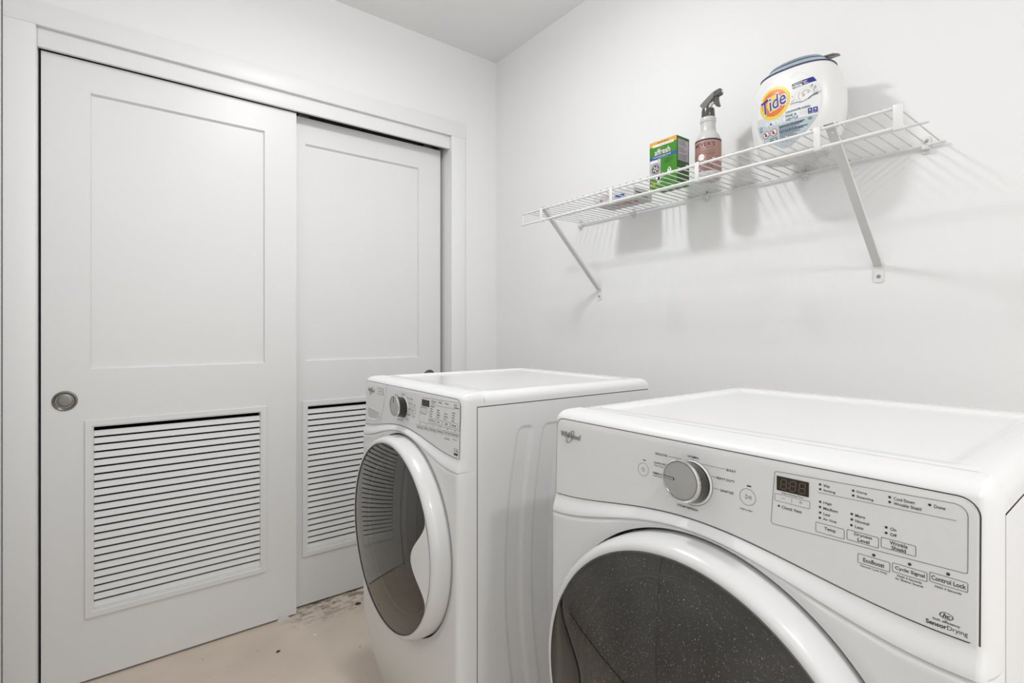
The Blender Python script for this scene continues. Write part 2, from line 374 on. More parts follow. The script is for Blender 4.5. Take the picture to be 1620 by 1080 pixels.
# ------------------------------------------------------------------ sliding doors
def make_door(name, X0, W_, yf, ztop, zbot, label, hx, hz):
    T = .034
    d = empty(name, (X0, yf, zbot), 0, label, None, None, 'structure')
    H_ = ztop-zbot
    px0, px1 = .121, W_-.119; pz0, pz1 = 1.0125-zbot, 1.928-zbot
    lx0, lx1 = .1065, W_-.112; lz0, lz1 = .190-zbot, .8435-zbot
    ix0, ix1, iz0, iz1 = lx0+.012, lx1-.012, lz0+.012, lz1-.012
    q = MB(); b = .0012
    q.box(0, px0, 0, T, 0, H_); q.box(px1, W_, 0, T, 0, H_)
    q.box(px0, px1, 0, T, pz1, H_)
    q.box(px0, px1, 0, T, iz1, pz0); q.box(px0, px1, 0, T, 0, iz0)
    if ix0 < px0: pass
    # faces of the stiles are cut back behind the louver frame by the frame itself
    q.build('door_leaf', M['door'], d, smooth=False)
    # recessed flat panel with a small sloped sticking
    q = MB(); r = .011; st = .007
    q.grid([[(px0, 0, pz0), (px1, 0, pz0), (px1, 0, pz1), (px0, 0, pz1)],
            [(px0+.003, r, pz0+.005), (px1-.003, r, pz0+.005), (px1-.003, r, pz1-.006), (px0+.003, r, pz1-.006)]], 0, close=True)
    q.box(px0+.0005, px1-.0005, r, r+.008, pz0+.0005, pz1-.0005)
    q.build('panel', M['door'], d, smooth=False)
    # louver vent: mitred frame proud of the door, tilted slats
    fw = .0235; pr = .006
    q = MB()
    oc = [(lx0, lz0), (lx1, lz0), (lx1, lz1), (lx0, lz1)]
    def loop(o, y): return [(lx0+o, y, lz0+o), (lx1-o, y, lz0+o), (lx1-o, y, lz1-o), (lx0+o, y, lz1-o)]
    rows = [loop(0, .0), loop(0, -pr+.0015), loop(.0015, -pr), loop(fw-.005, -pr), loop(fw-.0035, -pr+.002), loop(fw-.0005, -pr+.0025), loop(fw, .0), loop(fw, .026)]
    q.grid(rows, 0, close=True, flip=True)
    fr_ = q.build('louver_frame', M['door'], d, angle=20)
    # three fine steps of the sill inside the frame
    q = MB()
    sx0, sx1, sz0, sz1 = lx0+fw, lx1-fw, lz0+fw, lz1-fw
    for k in range(3): q.bbox(sx0, sx1, -.003+.006*k, .022, sz0-.001+.004*k, sz0+.0035+.004*k, .0007)
    q.build('sill', M['door'], fr_)
    n = 24; pitch = (sz1-sz0-.012)/n
    me = None
    for k in range(n):
        zc = sz1-.006-pitch*(k+.55)
        if me is None:
            q = MB()
            prof = [(-.0008, -.0104), (-.0004, -.0118), (.0010, -.0122), (.0030, -.0112), (.0112, .0058), (.0056, .0068), (.0042, .0062)]
            w2 = (sx1-sx0)/2-.0003
            q.prism([(a, b_) for a, b_ in prof], lambda a, b_, t: (t, a, b_), -w2, w2)
            sl = q.build('slat', M['door'], fr_, smooth=False, merge=True); me = sl.data
        else:
            sl = bpy.data.objects.new('slat', me); COL.objects.link(sl); sl.parent = fr_
        sl.location = ((sx0+sx1)/2, .003, zc)
    # round flush pull
    pu = MB()
    xf = lambda r_, a, h: (hx-X0+r_*math.cos(a), -h, hz-zbot+r_*math.sin(a))
    pu.lathe([(.0325, -.001), (.0325, .001), (.0315, .0028), (.0285, .0034), (.0265, .0022), (.0258, .0012)], 48, 0, xf)
    hd = pu.build('flush_pull', M['nickel'], d, merge=True)
    pu = MB(); pu.lathe([(.0258, .0012), (.0245, .0006), (.0238, -.0005), (.0225, -.0005), (.021, .0004), (.012, .0006), (.0004, .0006)], 48, 0, xf)
    pu.build('pull_cup', M['nickel'], hd, merge=True)
    pu = MB(); pu.lathe([(.0247, .00085), (.0225, .00075)], 48, 0, xf)
    pu.build('cup_groove', M['gasket'], hd, smooth=False)
    return d
make_door('door_1', -.1915, .772, 2.2, 2.029, -.0145, 'front sliding white closet door with one flat panel over a louvered vent, left side', -.1345, .9125)
make_door('door_2', .5085, .768, 2.245, 2.036, -.0125, 'rear sliding white closet door with louvered vent, partly behind the washer', 1.2145, .9165)
g = MB(); g.bbox(.508, .552, 2.193, 2.240, FZ, FZ+.004, .001); g.bbox(.512, .548, 2.1955, 2.1985, FZ+.003, .004, .0008)
tag(g.build('door_guide', M['clip']), 'small clear plastic guide on the floor at the corner of the left closet door', 'door guide')

# ------------------------------------------------------------------ laundry machines
MW, MD = .584, .602            # width, cabinet depth
ZS, ZT = .9695, 1.0            # top cover seam, top
CXM, ZC = .288, .608           # door centre
def bell(x):
    t = min(1, abs(x-.281)/.272); return .5*(1+math.cos(PI*t))
def zf(x): return .8540+.0305*bell(x)**.92
def zb(x): return .8255+.0470*bell(x)**.9
RC = .014
def edge(x):
    d = max(0, min(x, MW-x))
    return 1. if d >= RC else math.sqrt(max(0, 1-((RC-d)/RC)**2))
LOW = [(-.03, -.083), (.0, -.075), (.09, -.048), (.15, -.029), (.215, -.014), (.27, -.004), (.32, 0)]
def w0(x, z):
    a, b = zf(x), zb(x)
    if z >= a: return .0353+(.9866-z)/.133*.004
    if z >= b: return .0392+.007*sstep(0, 1, (a-z)/(a-b))
    return .0462+lerp(LOW, z)
def wfr(x, z):
    w = w0(x, z); k = edge(x)
    base = min(0, lerp(LOW, z)+.0462)
    return base+(w-base)*k
XS = sorted(set([0, .0006, .002, .004, .0065, .0095, .0125, .014]+[.014+(MW-.028)*i/44 for i in range(45)]+[MW-a for a in (0, .0006, .002, .004, .0065, .0095, .0125)]))
def fsurf(x, z, off=0.): return (x, -wfr(x, z)-off, z)

def make_machine(name, loc, rz, label, cat, kind):
    t = empty(name, loc, rz, label, cat)
    H0 = FZ+.025
    # --- side panels with long curved embossed strips
    def sidey(z): return max(0, -(lerp(LOW, z)+.0462))
    def relief(y, z):
        c = .042*(1-((z-.56)/.36)**2) if z > .2 else .042*(1-((.2-.56)/.36)**2)
        h = 0
        for a, b in ((.120, .169), (.199, .262), (.292, .350), (.380, .445)):
            l, r_ = a-c, b-c
            tp = sstep(.915-.0, .905, z)*sstep(.05, .06, z)
            rr = min(y-l, r_-y)
            top = .912-z
            if rr > -.006:
                if top < .016 and rr < .016:
                    rr = .016-math.hypot(.016-rr, .016-max(-.01, top))
                else: rr = min(rr, top)
            h = max(h, sstep(-.0005, .0058, rr)*sstep(.05, .07, z))
        return h
    ys = [i/150 for i in range(151)]; zs_ = [H0+(ZS-.0022-H0)*i/60 for i in range(56)]+[.9, .903, .906, .909, .912, .915, .92, .94, ZS-.0022]
    zs_ = sorted(z for z in set(zs_))
    for sx, sg in ((0, 1), (MW, -1)):
        q = MB(); rows = []
        for z in zs_:
            y0 = sidey(z)+.0020
            rows.append([(sx+sg*.0058*relief(y0+(MD-y0)*u, z), y0+(MD-y0)*u, z) for u in ys])
        q.grid(rows, 0, flip=(sg < 0))
        q.build('side_panel', M['side'], t, angle=60)
        q = MB(); a_, b_ = (.0015, .0045) if sg > 0 else (MW-.0045, MW-.0015)
        q.box(a_, b_, .0005, MD-.002, ZS-.012, ZS+.004); q.box(a_, b_, .0005, .012, .30, ZS-.012)
        q.build('seam_shade_strip', M['gasket'], t, smooth=False)  # added dark strips that paint the shade inside the seam gaps
    q = MB(); q.box(.002, MW-.002, MD-.004, MD, H0, ZS); q.box(.002, MW-.002, .09, MD-.004, H0, H0+.004)
    q.build('back_panel', M['side'], t, smooth=False)
    for fx in (.06, MW-.06):
        for fy in (.13, MD-.06):
            q = MB(); q.lathe([(0, FZ), (.021, FZ), (.022, FZ+.006), (.012, FZ+.012), (.010, H0+.004)], 16, 0, lambda r, a, h, fx=fx, fy=fy: (fx+r*math.cos(a), fy+r*math.sin(a), h))
            q.build('foot', M['gasket'], t)
    # --- top cover with a shallow recessed field
    q = MB()
    xs = sorted(set([0, .0008, .003, .006, .010, .015, .022, .04, .044, .047, .050, .054, .058]+[.07+(MW-.14)*i/14 for i in range(15)]+[MW-a for a in (0, .0008, .003, .006, .010, .015, .022, .04, .044, .047, .050, .054, .058)]))
    yv = sorted(set([.021, .03, .042, .046, .049, .052, .056, .060]+[.08+(MD-.2)*i/12 for i in range(13)]+[MD-a for a in (.083, .079, .075, .072, .069, .065, .05, .035, .022, .015, .010, .006, .003, .0008, 0)]))
    def ztop(x, y):
        d = min(x, MW-x, MD-y); r = .022
        e = 0 if d >= r else 1-math.sqrt(max(0, 1-((r-d)/r)**2))
        m = min(x-.041, MW-.041-x, y-.043, MD-.066-y)
        return ZT-.0225*e-.0045*sstep(0, .016, m)+.0012*math.exp(-((m+.004)/.006)**2)
    rows = [[(x, y, ztop(x, y)) for x in xs] for y in yv]
    q.grid(rows)
    rim = [(0, y) for y in yv]+[(x, MD) for x in xs[1:]]+[(MW, y) for y in yv[::-1][1:]]
    q.grid([[(x, y, ztop(x, y)) for x, y in rim], [(x, y, ZS) for x, y in rim]], 0)
    q.build('top_cover', M['enamel'], t, angle=50, merge=True)
    # --- control panel: rolls over from the top into the fascia
    prof = [(.020, ZT), (.004, ZT), (-.010, .9997), (-.018, .9987), (-.025, .9965), (-.030, .9935), (-.0335, .9900), (-.0350, .9872)]
    def cpt(x, k, y, z): return (x, y*k if y < 0 else y, ZS+(z-ZS)*(.27+.73*k))
    q = MB(); rows = [[cpt(x, edge(x), y, z) for x in XS] for y, z in prof]
    n = 10
    for j in range(1, n+1):
        row = []
        for x in XS:
            k = edge(x); zt = ZS+(.9872-ZS)*(.27+.73*k); z = zt+(zf(x)-zt)*j/n
            row.append((x, -wfr(x, z), z))
        rows.append(row)
    q.grid(rows, 0, flip=True)
    for x in (0, MW):   # return at both sides down to the seam of the side panel
        e = e2 = cpt(x, 0, .020, ZT)[2]
        q.poly([(x, 0, ZS), (x, 0, e2), (x, .021, e), (x, .021, ZS)])
    q.build('control_panel', M['fascia'], t, angle=60, merge='n' if False else False)
    # --- arched brow below the fascia
    q = MB(); rows = []
    for j in range(11):
        rows.append([(x, -wfr(x, min(zf(x)-1e-6, zf(x)+(zb(x)-zf(x))*j/10+(1e-6 if j == 10 else 0))), zf(x)+(zb(x)-zf(x))*j/10) for x in XS])
    rows.append([(x, -wfr(x, zb(x)+1e-6)*1+.006*edge(x), zb(x)-.0006) for x in XS])
    q.grid(rows, 0, flip=True)
    q.build('brow', M['plastic'], t, angle=60)
    # --- lower front panel with the round opening (polar grid)
    RO = .2575
    q = MB(); NA = 144; A = [2*PI*k/NA for k in range(NA)]
    # add exact corner directions
    zbot = H0
    for cx_, cz_ in ((0, zb(0)), (MW, zb(MW)), (0, zbot), (MW, zbot)):
        A.append(math.atan2(cz_-ZC, cx_-CXM) % (2*PI))
    for u in (.0015, .004, .008, .012, .02):
        for cx_ in (u, MW-u):
            A.append(math.atan2(zb(cx_)-ZC, cx_-CXM) % (2*PI)); A.append(math.atan2(zbot-ZC, cx_-CXM) % (2*PI))
    A = sorted(set(round(a, 6) for a in A))
    def outer(a):
        ca, sa = math.cos(a), math.sin(a); best = 1e9
        if ca > 1e-9: best = min(best, (MW-CXM)/ca)
        if ca < -1e-9: best = min(best, -CXM/ca)
        if sa < -1e-9: best = min(best, (zbot-ZC)/sa)
        lo, hi = 0., 1.
        if sa > 0:
            for _ in range(50):
                m = (lo+hi)/2; x = CXM+m*ca
                if ZC+m*sa > zb(min(MW, max(0, x))): hi = m
                else: lo = m
            best = min(best, hi)
        return best
    def wl(x, z):
        lip = .0045*sstep(.0012, .006, zb(x)-z) - .0045       # groove under the brow
        w = .0462+lerp(LOW, z)+lip*edge(x); base = min(0, lerp(LOW, z)+.0462)
        d = math.hypot(x-CXM, z-ZC)-RO
        w -= .006*(1-sstep(0, .016, d))
        return base+(w-base)*edge(x)
    TT = [0, .01, .03, .06, .1, .15, .22, .32, .44, .56, .68, .78, .86, .91, .945, .965, .98, .99, .996, 1]
    rows = []
    for dep in (-.02, .0, ):
        rows.append([(CXM+RO*math.cos(a), -(.006+dep), ZC+RO*math.sin(a)) for a in A])
    for tt in TT:
        row = []
        for a in A:
            ro = outer(a); r = RO+(ro-RO)*tt
            x = min(MW, max(0, CXM+r*math.cos(a))); z = ZC+r*math.sin(a)
            row.append((x, -wl(x, z), z))
        rows.append(row)
    q.grid(rows, 0, close=True, flip=False)
    q.build('front_panel', M['plastic'], t, angle=50)
    # --- drum mouth behind the door
    pol = lambda r, a, h: (CXM+r*math.cos(a), -h, ZC+r*math.sin(a))
    q = MB(); q.lathe([(.262, -.012), (.215, -.014), (.21, -.03), (.235, -.05), (.235, -.42), (.05, -.43), (.001, -.43)], 48, 0, pol)
    q.build('drum', M['drum'], t, merge=True)
    # --- door
    dr = MB()
    dr.lathe([(.2480, -.006), (.2520, .0), (.2535, .025), (.2535, .058), (.2520, .071), (.2485, .0805), (.2445, .0850), (.2400, .0865), (.2372, .0862), (.2360, .0845), (.2360, .0780)], 120, 0, pol)
    dr = dr.build('door', M['ring'], t, angle=40, merge='n' if False else False)
    q = MB()
    q.lathe([(.2368, .0858), (.2355, .0868), (.2345, .0850)], 120, 0, pol)
    q.build('glass_seal', M['gasket'], dr, smooth=False)
    q = MB()
    prof = [(.2352, .0848)]+[(.2352*math.cos(PI/2*i/16)+.0005*(i == 16), .0848+.020*math.sin(PI/2*i/16)**1.0) for i in range(1, 17)]
    sag = .021
    prof = [(.2352*(1-i/18)+.0003, .0846+sag*(1-(1-i/18)**2)) for i in range(19)]
    q.lathe(prof, 120, 0, pol)
    gl = q.build('door_glass', M['glass'], dr, angle=80)
    q = MB(); q.lathe([(.2345, .070), (.205, .062), (.196, .052)], 96, 0, pol)
    q.lathe([(.196, .052), (.182, -.01), (.15, -.06), (.09, -.085), (.001, -.09)], 96, 0, pol)
    q.build('inner_bowl', M['bowl'], dr, angle=50)
    q = MB(); q.lathe([(.200, .056), (.1975, .0595), (.194, .056)], 96, 0, pol)
    q.build('bowl_rim', M['bowlrim'], dr, angle=80)
    # --- handle piece let into one side of the door
    sg = 1 if kind == 'washer' else -1
    pts_o, pts_i = [], []
    zA, zB = .109, -.109
    for i in range(33):
        u = i/32; dz = zA+(zB-zA)*u
        xo = math.sqrt(.2368**2-dz**2); xi = xo-.0005-(.0750)*math.sin(PI*u)**2
        pts_o.append((xo, dz)); pts_i.append((xi, dz))
    q = MB(); rows = []
    def gh(x, z):
        r = math.hypot(x, z); return .0846+sag*(1-min(1, r/.2352)**2)
    for i in range(33):
        xo, dz = pts_o[i]; xi = pts_i[i][0]; row = []
        row.append((CXM+sg*xi, -(gh(xi, dz)-.004), ZC+dz))
        for j in range(9):
            u = j/8; x = xi+(xo-xi)*u
            w = gh(x, dz)+.0022-.0012*math.sin(PI*min(1, max(0, (u-.62)/.38)))*math.sin(PI*i/32)
            if j == 0: w -= .0006
            row.append((CXM+sg*x, -w, ZC+dz))
        rows.append(row)
    q.grid(rows, 0, flip=(sg < 0))
    q.build('door_handle', M['plastic'] if kind == 'washer' else M['blackgloss'], dr, angle=50)
    return t

def finish_panel(t, kind):
    d = Decal(fsurf)
    mats = [M['ink'], M['greyink'], M['white']]
    # outline of the fascia insert
    mg = .0112; ztl = .9866; pts = []
    R1 = .016
    pts.append((mg, .8555))
    pts.append((mg, ztl-R1))
    for k in range(1, 7): pts.append((mg+R1-R1*math.cos(k*PI/12), ztl-R1+R1*math.sin(k*PI/12)))
    nn = 24
    for k in range(1, nn): pts.append((mg+R1+(MW-2*mg-2*R1)*k/nn, ztl))
    for k in range(0, 7): pts.append((MW-mg-R1+R1*math.sin(k*PI/12), ztl-R1+R1*math.cos(k*PI/12)))
    pts.append((MW-mg, .8555))
    for k in range(0, 61): x = MW-mg-(MW-2*mg)*k/60; pts.append((x, zf(x)+.0012))
    d.line(pts, .0011, 0, 1, True)
    T = lambda s, x, z, w, h=None, mi=0, b=.0: d.text(s, x, z, w, h, mi, bold=b+.014)
    def dot(x, z, r=.0013): d.disc(x, z, r, 0, n=10, seg=1)
    # knob surround
    kx, kz = .2805, .9346
    d.ring(kx, kz, .0300, .0305, 0, n=48, seg=1)
    if kind == 'dryer':
        for s, x, z, w in (('DELICATES', .2201, .9627, .0201), ('NORMAL', .2731, .9690, .0169), ('BULKY', .3290, .9621, .0129), ('HEAVY DUTY', .3148, .9492, .0257), ('SANITIZE', .3211, .9343, .0179), ('STEAM REFRESH', .2578, .8992, .0315), ('QUICK DRY', .2181, .9492, .0212), ('TIMED DRY', .2163, .9342, .0215)):
            T(s, x, z, w, .0030, 0, .003)
        T('Adjust Drying Time', .2182, .9454, .0225, .0021); T('Adjust Drying Time', .2164, .9304, .0225, .0021)
        T('Hold to Start', .3479, .9186, .0158, .0021)
        for a, b in (((.2424, .9625), (.2640, .9628)), ((.2812, .9675), (.2812, .9658)), ((.2946, .9624), (.3272, .9623)), ((.3085, .9495), (.3134, .9494)), ((.3110, .9348), (.3197, .9345)), ((.2410, .9498), (.2460, .9494)), ((.2812, .9015), (.2812, .9035))):
            d.line([a, b], .0004, 0)
        d.ring(.1993, .9351, .0092, .0096, 0, seg=1); d.ring(.1993, .9351, .0024, .0028, 0, seg=1, n=16); d.line([(.1993, .9362), (.1993, .9347)], .0004, 0)
        d.fill(.1985, .9482, .2035, .9496, 0, nx=1, nz=1)
        d.ring(.3573, .9346, .0098, .0102, 0, seg=1)
        d.line([(.3550, .9375), (.3550, .9317), (.3590, .9346)], .0005, 0, 1, True); d.line([(.3600, .9368), (.3600, .9324)], .0005); d.line([(.3616, .9368), (.3616, .9324)], .0005)
        d.fill(.3560, .9475, .3615, .9491, 0, nx=1, nz=1)
        # display group
        p = []
        for cx_, cz_, a0, rr in ((.5642-.002, .9193-.0005, -PI/2, .002), (.5642-.010, .9787-.010, 0, .010), (.3894+.003, .9735-.003, PI/2, .003), (.3862+.003, .9111+.003, PI, .003)):
            for k in range(6): p.append((cx_+rr*math.cos(a0+k*PI/10), cz_+rr*math.sin(a0+k*PI/10)))
        p2 = []
        for i, a in enumerate(p):
            b = p[(i+1) % len(p)]; p2.append(a)
            L_ = math.hypot(b[0]-a[0], b[1]-a[1]); n = int(L_/.02)
            for k in range(1, n+1): p2.append((a[0]+(b[0]-a[0])*k/(n+1), a[1]+(b[1]-a[1])*k/(n+1)))
        d.line(p2, .0005, 1, 1, True)
        d.line([(.4373, .9600), (.5560, .9630)], .0004, 1)
        T('Adjust Drying Time', .3975, .9497, .0242, .0022)
        d.rrect(.3902, .9393, .4288, .9475, .001, .0004, 1); d.line([(.4094, .9458), (.4094, .9408)], .0004, 1)
        d.line([(.3975, .9436), (.4020, .9436)], .0004, 1); d.line([(.4166, .9440), (.4212, .9440)], .0004, 1); d.line([(.4189, .9418), (.4189, .9462)], .0004, 1)
        for s, x, z, w in (('Check Vent', .3983, .9335, .0221), ('Wet', .4425, .9689, .0064), ('Sensing', .4426, .9637, .0119), ('Damp', .4748, .9699, .0095), ('Steaming', .4748, .9648, .0151), ('Cool Down', .5072, .9713, .0172), ('Wrinkle Shield', .5072, .9664, .0225), ('Done', .5394, .9721, .0085), ('High', .4428, .9499, .0084), ('Medium', .4428, .9441, .0144), ('Low', .4429, .9380, .0069), ('Air Only', .4426, .9321, .0137), ('More', .4737, .9450, .0090), ('Normal', .4738, .9393, .0124), ('Less', .4735, .9332, .0076), ('On', .5045, .9402, .0052), ('Off', .5045, .9346, .0056)):
            T(s, x, z, w, .0031 if s != 'Check Vent' else .0036)
            dot(x-.0033, z+.0004)
        for x0, x1, z0, z1, ls in ((.4353, .4635, .9165, .9270, (('Temp', .4440, .9220, .0113),)), (.4661, .4947, .9174, .9280, (('Dryness', .4728, .9251, .0163), ('Level', .4761, .9204, .0106))), (.4970, .5256, .9194, .9295, (('Wrinkle', .5042, .9265, .0149), ('Shield', .5057, .9219, .0120))),
                                  (.4765, .5046, .8967, .9062, (('EcoBoost', .4814, .9012, .0186),)), (.5068, .5345, .8984, .9071, (('Cycle Signal', .5089, .9027, .0238),)), (.5366, .5643, .9000, .9088, (('Control Lock', .5378, .9044, .0253),))):
            d.rrect(x0, z0, x1, z1, .001, .0005, 1)
            for s, x, z, w in ls: T(s, x, z, w, .0037 if len(ls) == 2 else .0044, 0, .002)
        for x, z in ((.4907, .909), (.5208, .9104), (.5503, .9117)): dot(x, z, .0015)
        T('Normal Cycle Only', .4787, .8941, .0237, .0023); T('Hold 3 Seconds', .5107, .8958, .0198, .0021); T('for Button Sounds', .5093, .8926, .0225, .0021); T('Hold 3 Seconds', .5405, .8970, .0195, .0021)
        d.ring(.5492, .8722, .0044, .0052, 0, kz=.62, seg=1)
        d.text('hc', .5463, .8722, .0058, .0042, 0, bold=.03, shear=.3)
        T('high efficiency', .5392, .8661, .0201, .0030, 0, .004)
        d.text('Sensor', .5338, .8618, .0158, .0042, 0, bold=.028); d.text('Drying', .5499, .8613, .0147, .0052, 0)
    else:
        # detergent drawer joint
        d.line([(.1725, .9855), (.165, .972), (.152, .935), (.140, .900), (.1295, .8760)], .0009, 1)
        d.fill(.1005, .9535, .1440, .9720, 1, 1, 1, 1); d.quad((.1016, .9712), (.1438, .9712), (.1420, .9543), (.0998, .9543), 3, 2, 2, 2)
        d.line([(.111, .963), (.133, .963)], .0012, 1, 3)
        for s, x, z, w in (('Normal', .2690, .9700, .017), ('Whites', .322, .9625, .014), ('Heavy Duty', .314, .9500, .019), ('Bulky', .311, .9350, .014), ('Delicates', .305, .9205, .017), ('Quick', .303, .9070, .013), ('Clean Washer', .246, .9000, .034), ('Rinse', .2260, .9635, .016)):
            T(s, x, z, w, .0031, 0, .003)
        for a, b in (((.2946, .9630), (.320, .9627)), ((.307, .9500), (.312, .9500)), ((.311, .9350), (.3095, .9350)), ((.303, .9210), (.3035, .9207)), ((.296, .9080), (.3015, .9072))):
            d.line([a, b], .0006, 0)
        d.ring(.2110, .9351, .0090, .0096, 0, seg=1); d.ring(.2110, .9351, .0022, .0028, 0, seg=1, n=16); d.fill(.2085, .9480, .2135, .9500, 0, nx=1, nz=1)
        d.ring(.3415, .9346, .0105, .0111, 0, seg=1); d.line([(.3392, .9375), (.3392, .9317), (.3432, .9346)], .0007, 0, 1, True)
        d.fill(.3445, .9482, .3500, .9500, 0, nx=1, nz=1); T('Hold to Start', .335, .9190, .0158, .0025)
        p = []
        for cx_, cz_, a0, rr in ((.5715-.002, .9200-.0005, -PI/2, .002), (.5720-.010, .9787-.010, 0, .010), (.3894+.003, .9735-.003, PI/2, .003), (.3700+.003, .9111+.003, PI, .003)):
            for k in range(6): p.append((cx_+rr*math.cos(a0+k*PI/10), cz_+rr*math.sin(a0+k*PI/10)))
        d.line(p, .0006, 1, 1, True)
        d.line([(.4400, .9600), (.5560, .9640)], .0005, 1)
        d.rrect(.3800, .9393, .4215, .9475, .001, .0005, 1); d.line([(.4007, .9458), (.4007, .9408)], .0005, 1)
        d.line([(.3880, .9436), (.3920, .9436)], .0006, 1); d.line([(.4095, .9440), (.4135, .9440)], .0006, 1); d.line([(.4115, .9420), (.4115, .9460)], .0006, 1)
        T('Estimated Time', .3850, .9503, .030, .0024); dot(.3810, .9345); T('Control Lock', .3845, .9345, .026, .0034)
        for s, x, z, w in (('Prewash', .4420, .9694, .017), ('Sensing', .4420, .9640, .012), ('Wash', .4760, .9700, .012), ('Rinse', .5080, .9710, .012), ('Done', .5490, .9722, .009), ('Sanitized', .5490, .9668, .018),
                           ('Sanitize', .4370, .9569, .015), ('Hot', .4365, .9507, .007), ('Warm', .4350, .9445, .011), ('Cool', .4335, .9385, .009), ('Cold', .4325, .9325, .009),
                           ('Max', .4705, .9513, .008), ('Fast', .4700, .9455, .009), ('Medium', .4690, .9397, .013), ('Slow', .4680, .9338, .009), ('Heavy', .5055, .9470, .012), ('Normal', .5045, .9410, .013), ('Light', .5035, .9350, .010),
                           ('120', .5420, .9535, .008), ('90', .5415, .9478, .007), ('60', .5405, .9420, .007), ('Off', .5400, .9360, .007)):
            T(s, x, z, w, .0034, 0, .004); dot(x-.0030, z+.0002, .0014)
        for x0, z0, s in ((.4240, .9170, 'Wash Temp'), (.4590, .9180, 'Spin'), (.4950, .9194, 'Soil'), (.5310, .9208, 'Presoak')):
            d.rrect(x0, z0, x0+.0325, z0+.0108, .001, .0006, 1); w = .0036*len(s)*.75; T(s, x0+.01625-w/2, z0+.0054, w, .0042, 0, .004)
        for k, s in enumerate(('Steam Clean', 'EcoBoost', 'Extra Rinse', 'Fresh Hold', 'Cycle Signal', 'Control Lock')):
            x0 = .3630+.0346*k; z0 = .8937+.0016*k
            d.rrect(x0, z0, x0+.0322, z0+.0088, .001, .0006, 1); w = min(.027, .0030*len(s)*.8); T(s, x0+.0161-w/2, z0+.0044, w, .0040, 0, .006); dot(x0+.0160, z0+.0132, .0014)
        T('Hold 3 Seconds', .507, .8930, .020, .0022); T('for Button Sounds', .505, .8902, .023, .0022); T('Hold 3 Seconds', .542, .8950, .0195, .0022)
        d.rrect(.5498, .8613, .5668, .8760, .0005, .0007, 1); d.fill(.5503, .8613, .5663, .8660, 0, 2, 2, 2)
        d.line([(.5510+.0148*k/8, .8685+.0045*math.sin(PI*k/8)) for k in range(9)], .0009, 0)
        d.disc(.5605, .8712, .0018, 0, n=10, seg=1)
    mats.append(M['palegrey'])
    d.build('panel_lettering', mats, t)
    # raised silver logo script
    q = Decal(fsurf, .0004)
    lx = .023 if kind == 'dryer' else .031
    q.text('Whirlpool', lx, .9600, .0470, .0125, 0, 3, rot=-.03, bold=.012, shear=.1)
    q.ring(lx+.0235, .9585, .0120, .0134, 0, 4, kx=.42, kz=1., rot=-.62, n=28, seg=1)
    lg = q.build('logo', M['logo'], t)
    so = lg.modifiers.new('s', 'SOLIDIFY'); so.thickness = .0012; so.offset = 0
    # display window and digits
    x0, x1, z0, z1 = (.3922, .4276, .9520, .9688) if kind == 'dryer' else (.3880, .4265, .9530, .9690)
    q = MB(); y0 = -wfr(.41, .96)
    q.bbox(x0, x1, y0-.0008, y0+.002, z0, z1, .0003)
    dw = q.build('display', M['led'], t, smooth=False)
    q = Decal(lambda a, b, off: (a, y0-.0008-off, b), .0002)
    for k in range(3):
        ox = x0+.0045+k*.0102; oz = z0+.0028; w, h = .0062, .0112; sl = .10
        P = lambda a, b: (ox+a*w+b*h*sl, oz+b*h)
        for a, b in (((0, 0), (1, 0)), ((0, .5), (1, .5)), ((0, 1), (1, 1)), ((0, 0), (0, .5)), ((0, .5), (0, 1)), ((1, 0), (1, .5)), ((1, .5), (1, 1))):
            A_, B_ = Vector(P(*a)), Vector(P(*b)); m = .08
            q.line([A_.lerp(B_, m), A_.lerp(B_, 1-m)], .0008, 0)
    q.disc(x0+.0132, z0+.0055, .0006, 0, n=8, seg=1); q.disc(x0+.0136, z0+.0105, .0006, 0, n=8, seg=1)
    q.build('digits', M['seg'], dw)
    # knob
    ky = -wfr(kx, kz)
    LK = .25
    xf = lambda r, a, h: (kx-.0010+r*math.cos(a), ky-h, kz+r*math.sin(a)+LK*max(0, h))
    q = MB(); q.lathe([(.0292, -.001), (.0292, .0010), (.0282, .0016)], 64, 0, xf); kb = q.build('knob_base', M['plastic'], t)
    q = MB(); q.lathe([(.0270, .0012), (.0272, .0230)], 64, 0, xf); 
    kn = q.build('control_knob', M['knobside'], t)
    q = MB(); q.lathe([(.0272, .0215), (.0280, .0222), (.0284, .0240), (.0280, .0262), (.0262, .0276), (.0252, .0274)], 64, 0, xf); q.build('knob_rim', M['chrome'], kn)
    q = MB(); q.lathe([(.0250, .0272), (.0247, .0268), (.0001, .0272)], 64, 0, xf); q.build('knob_face', M['knobface'], kn)
    q = MB(); q.lathe([(.0254, .0275), (.0248, .0276)], 64, 0, xf); q.build('face_groove', M['ink'], kn, smooth=False)
    ang = PI-.03 if kind == 'dryer' else PI*.56
    ca, sa = math.cos(ang), math.sin(ang)
    q = MB(); 
    def pm(a, b, h): return (kx-.0010+a*ca-b*sa, ky-h, kz+a*sa+b*ca+LK*h)
    q.prism([(.009, -.0016), (.0245, -.0016), (.0245, .0016), (.009, .0016)], pm, .0265, .0276, 0)
    q.prism([(.0098, -.0009), (.0242, -.0009), (.0242, .0009), (.0098, .0009)], pm, .0270, .0279, 1)
    q.build('knob_pointer', [M['ink'], M['chrome']], kn, smooth=False)
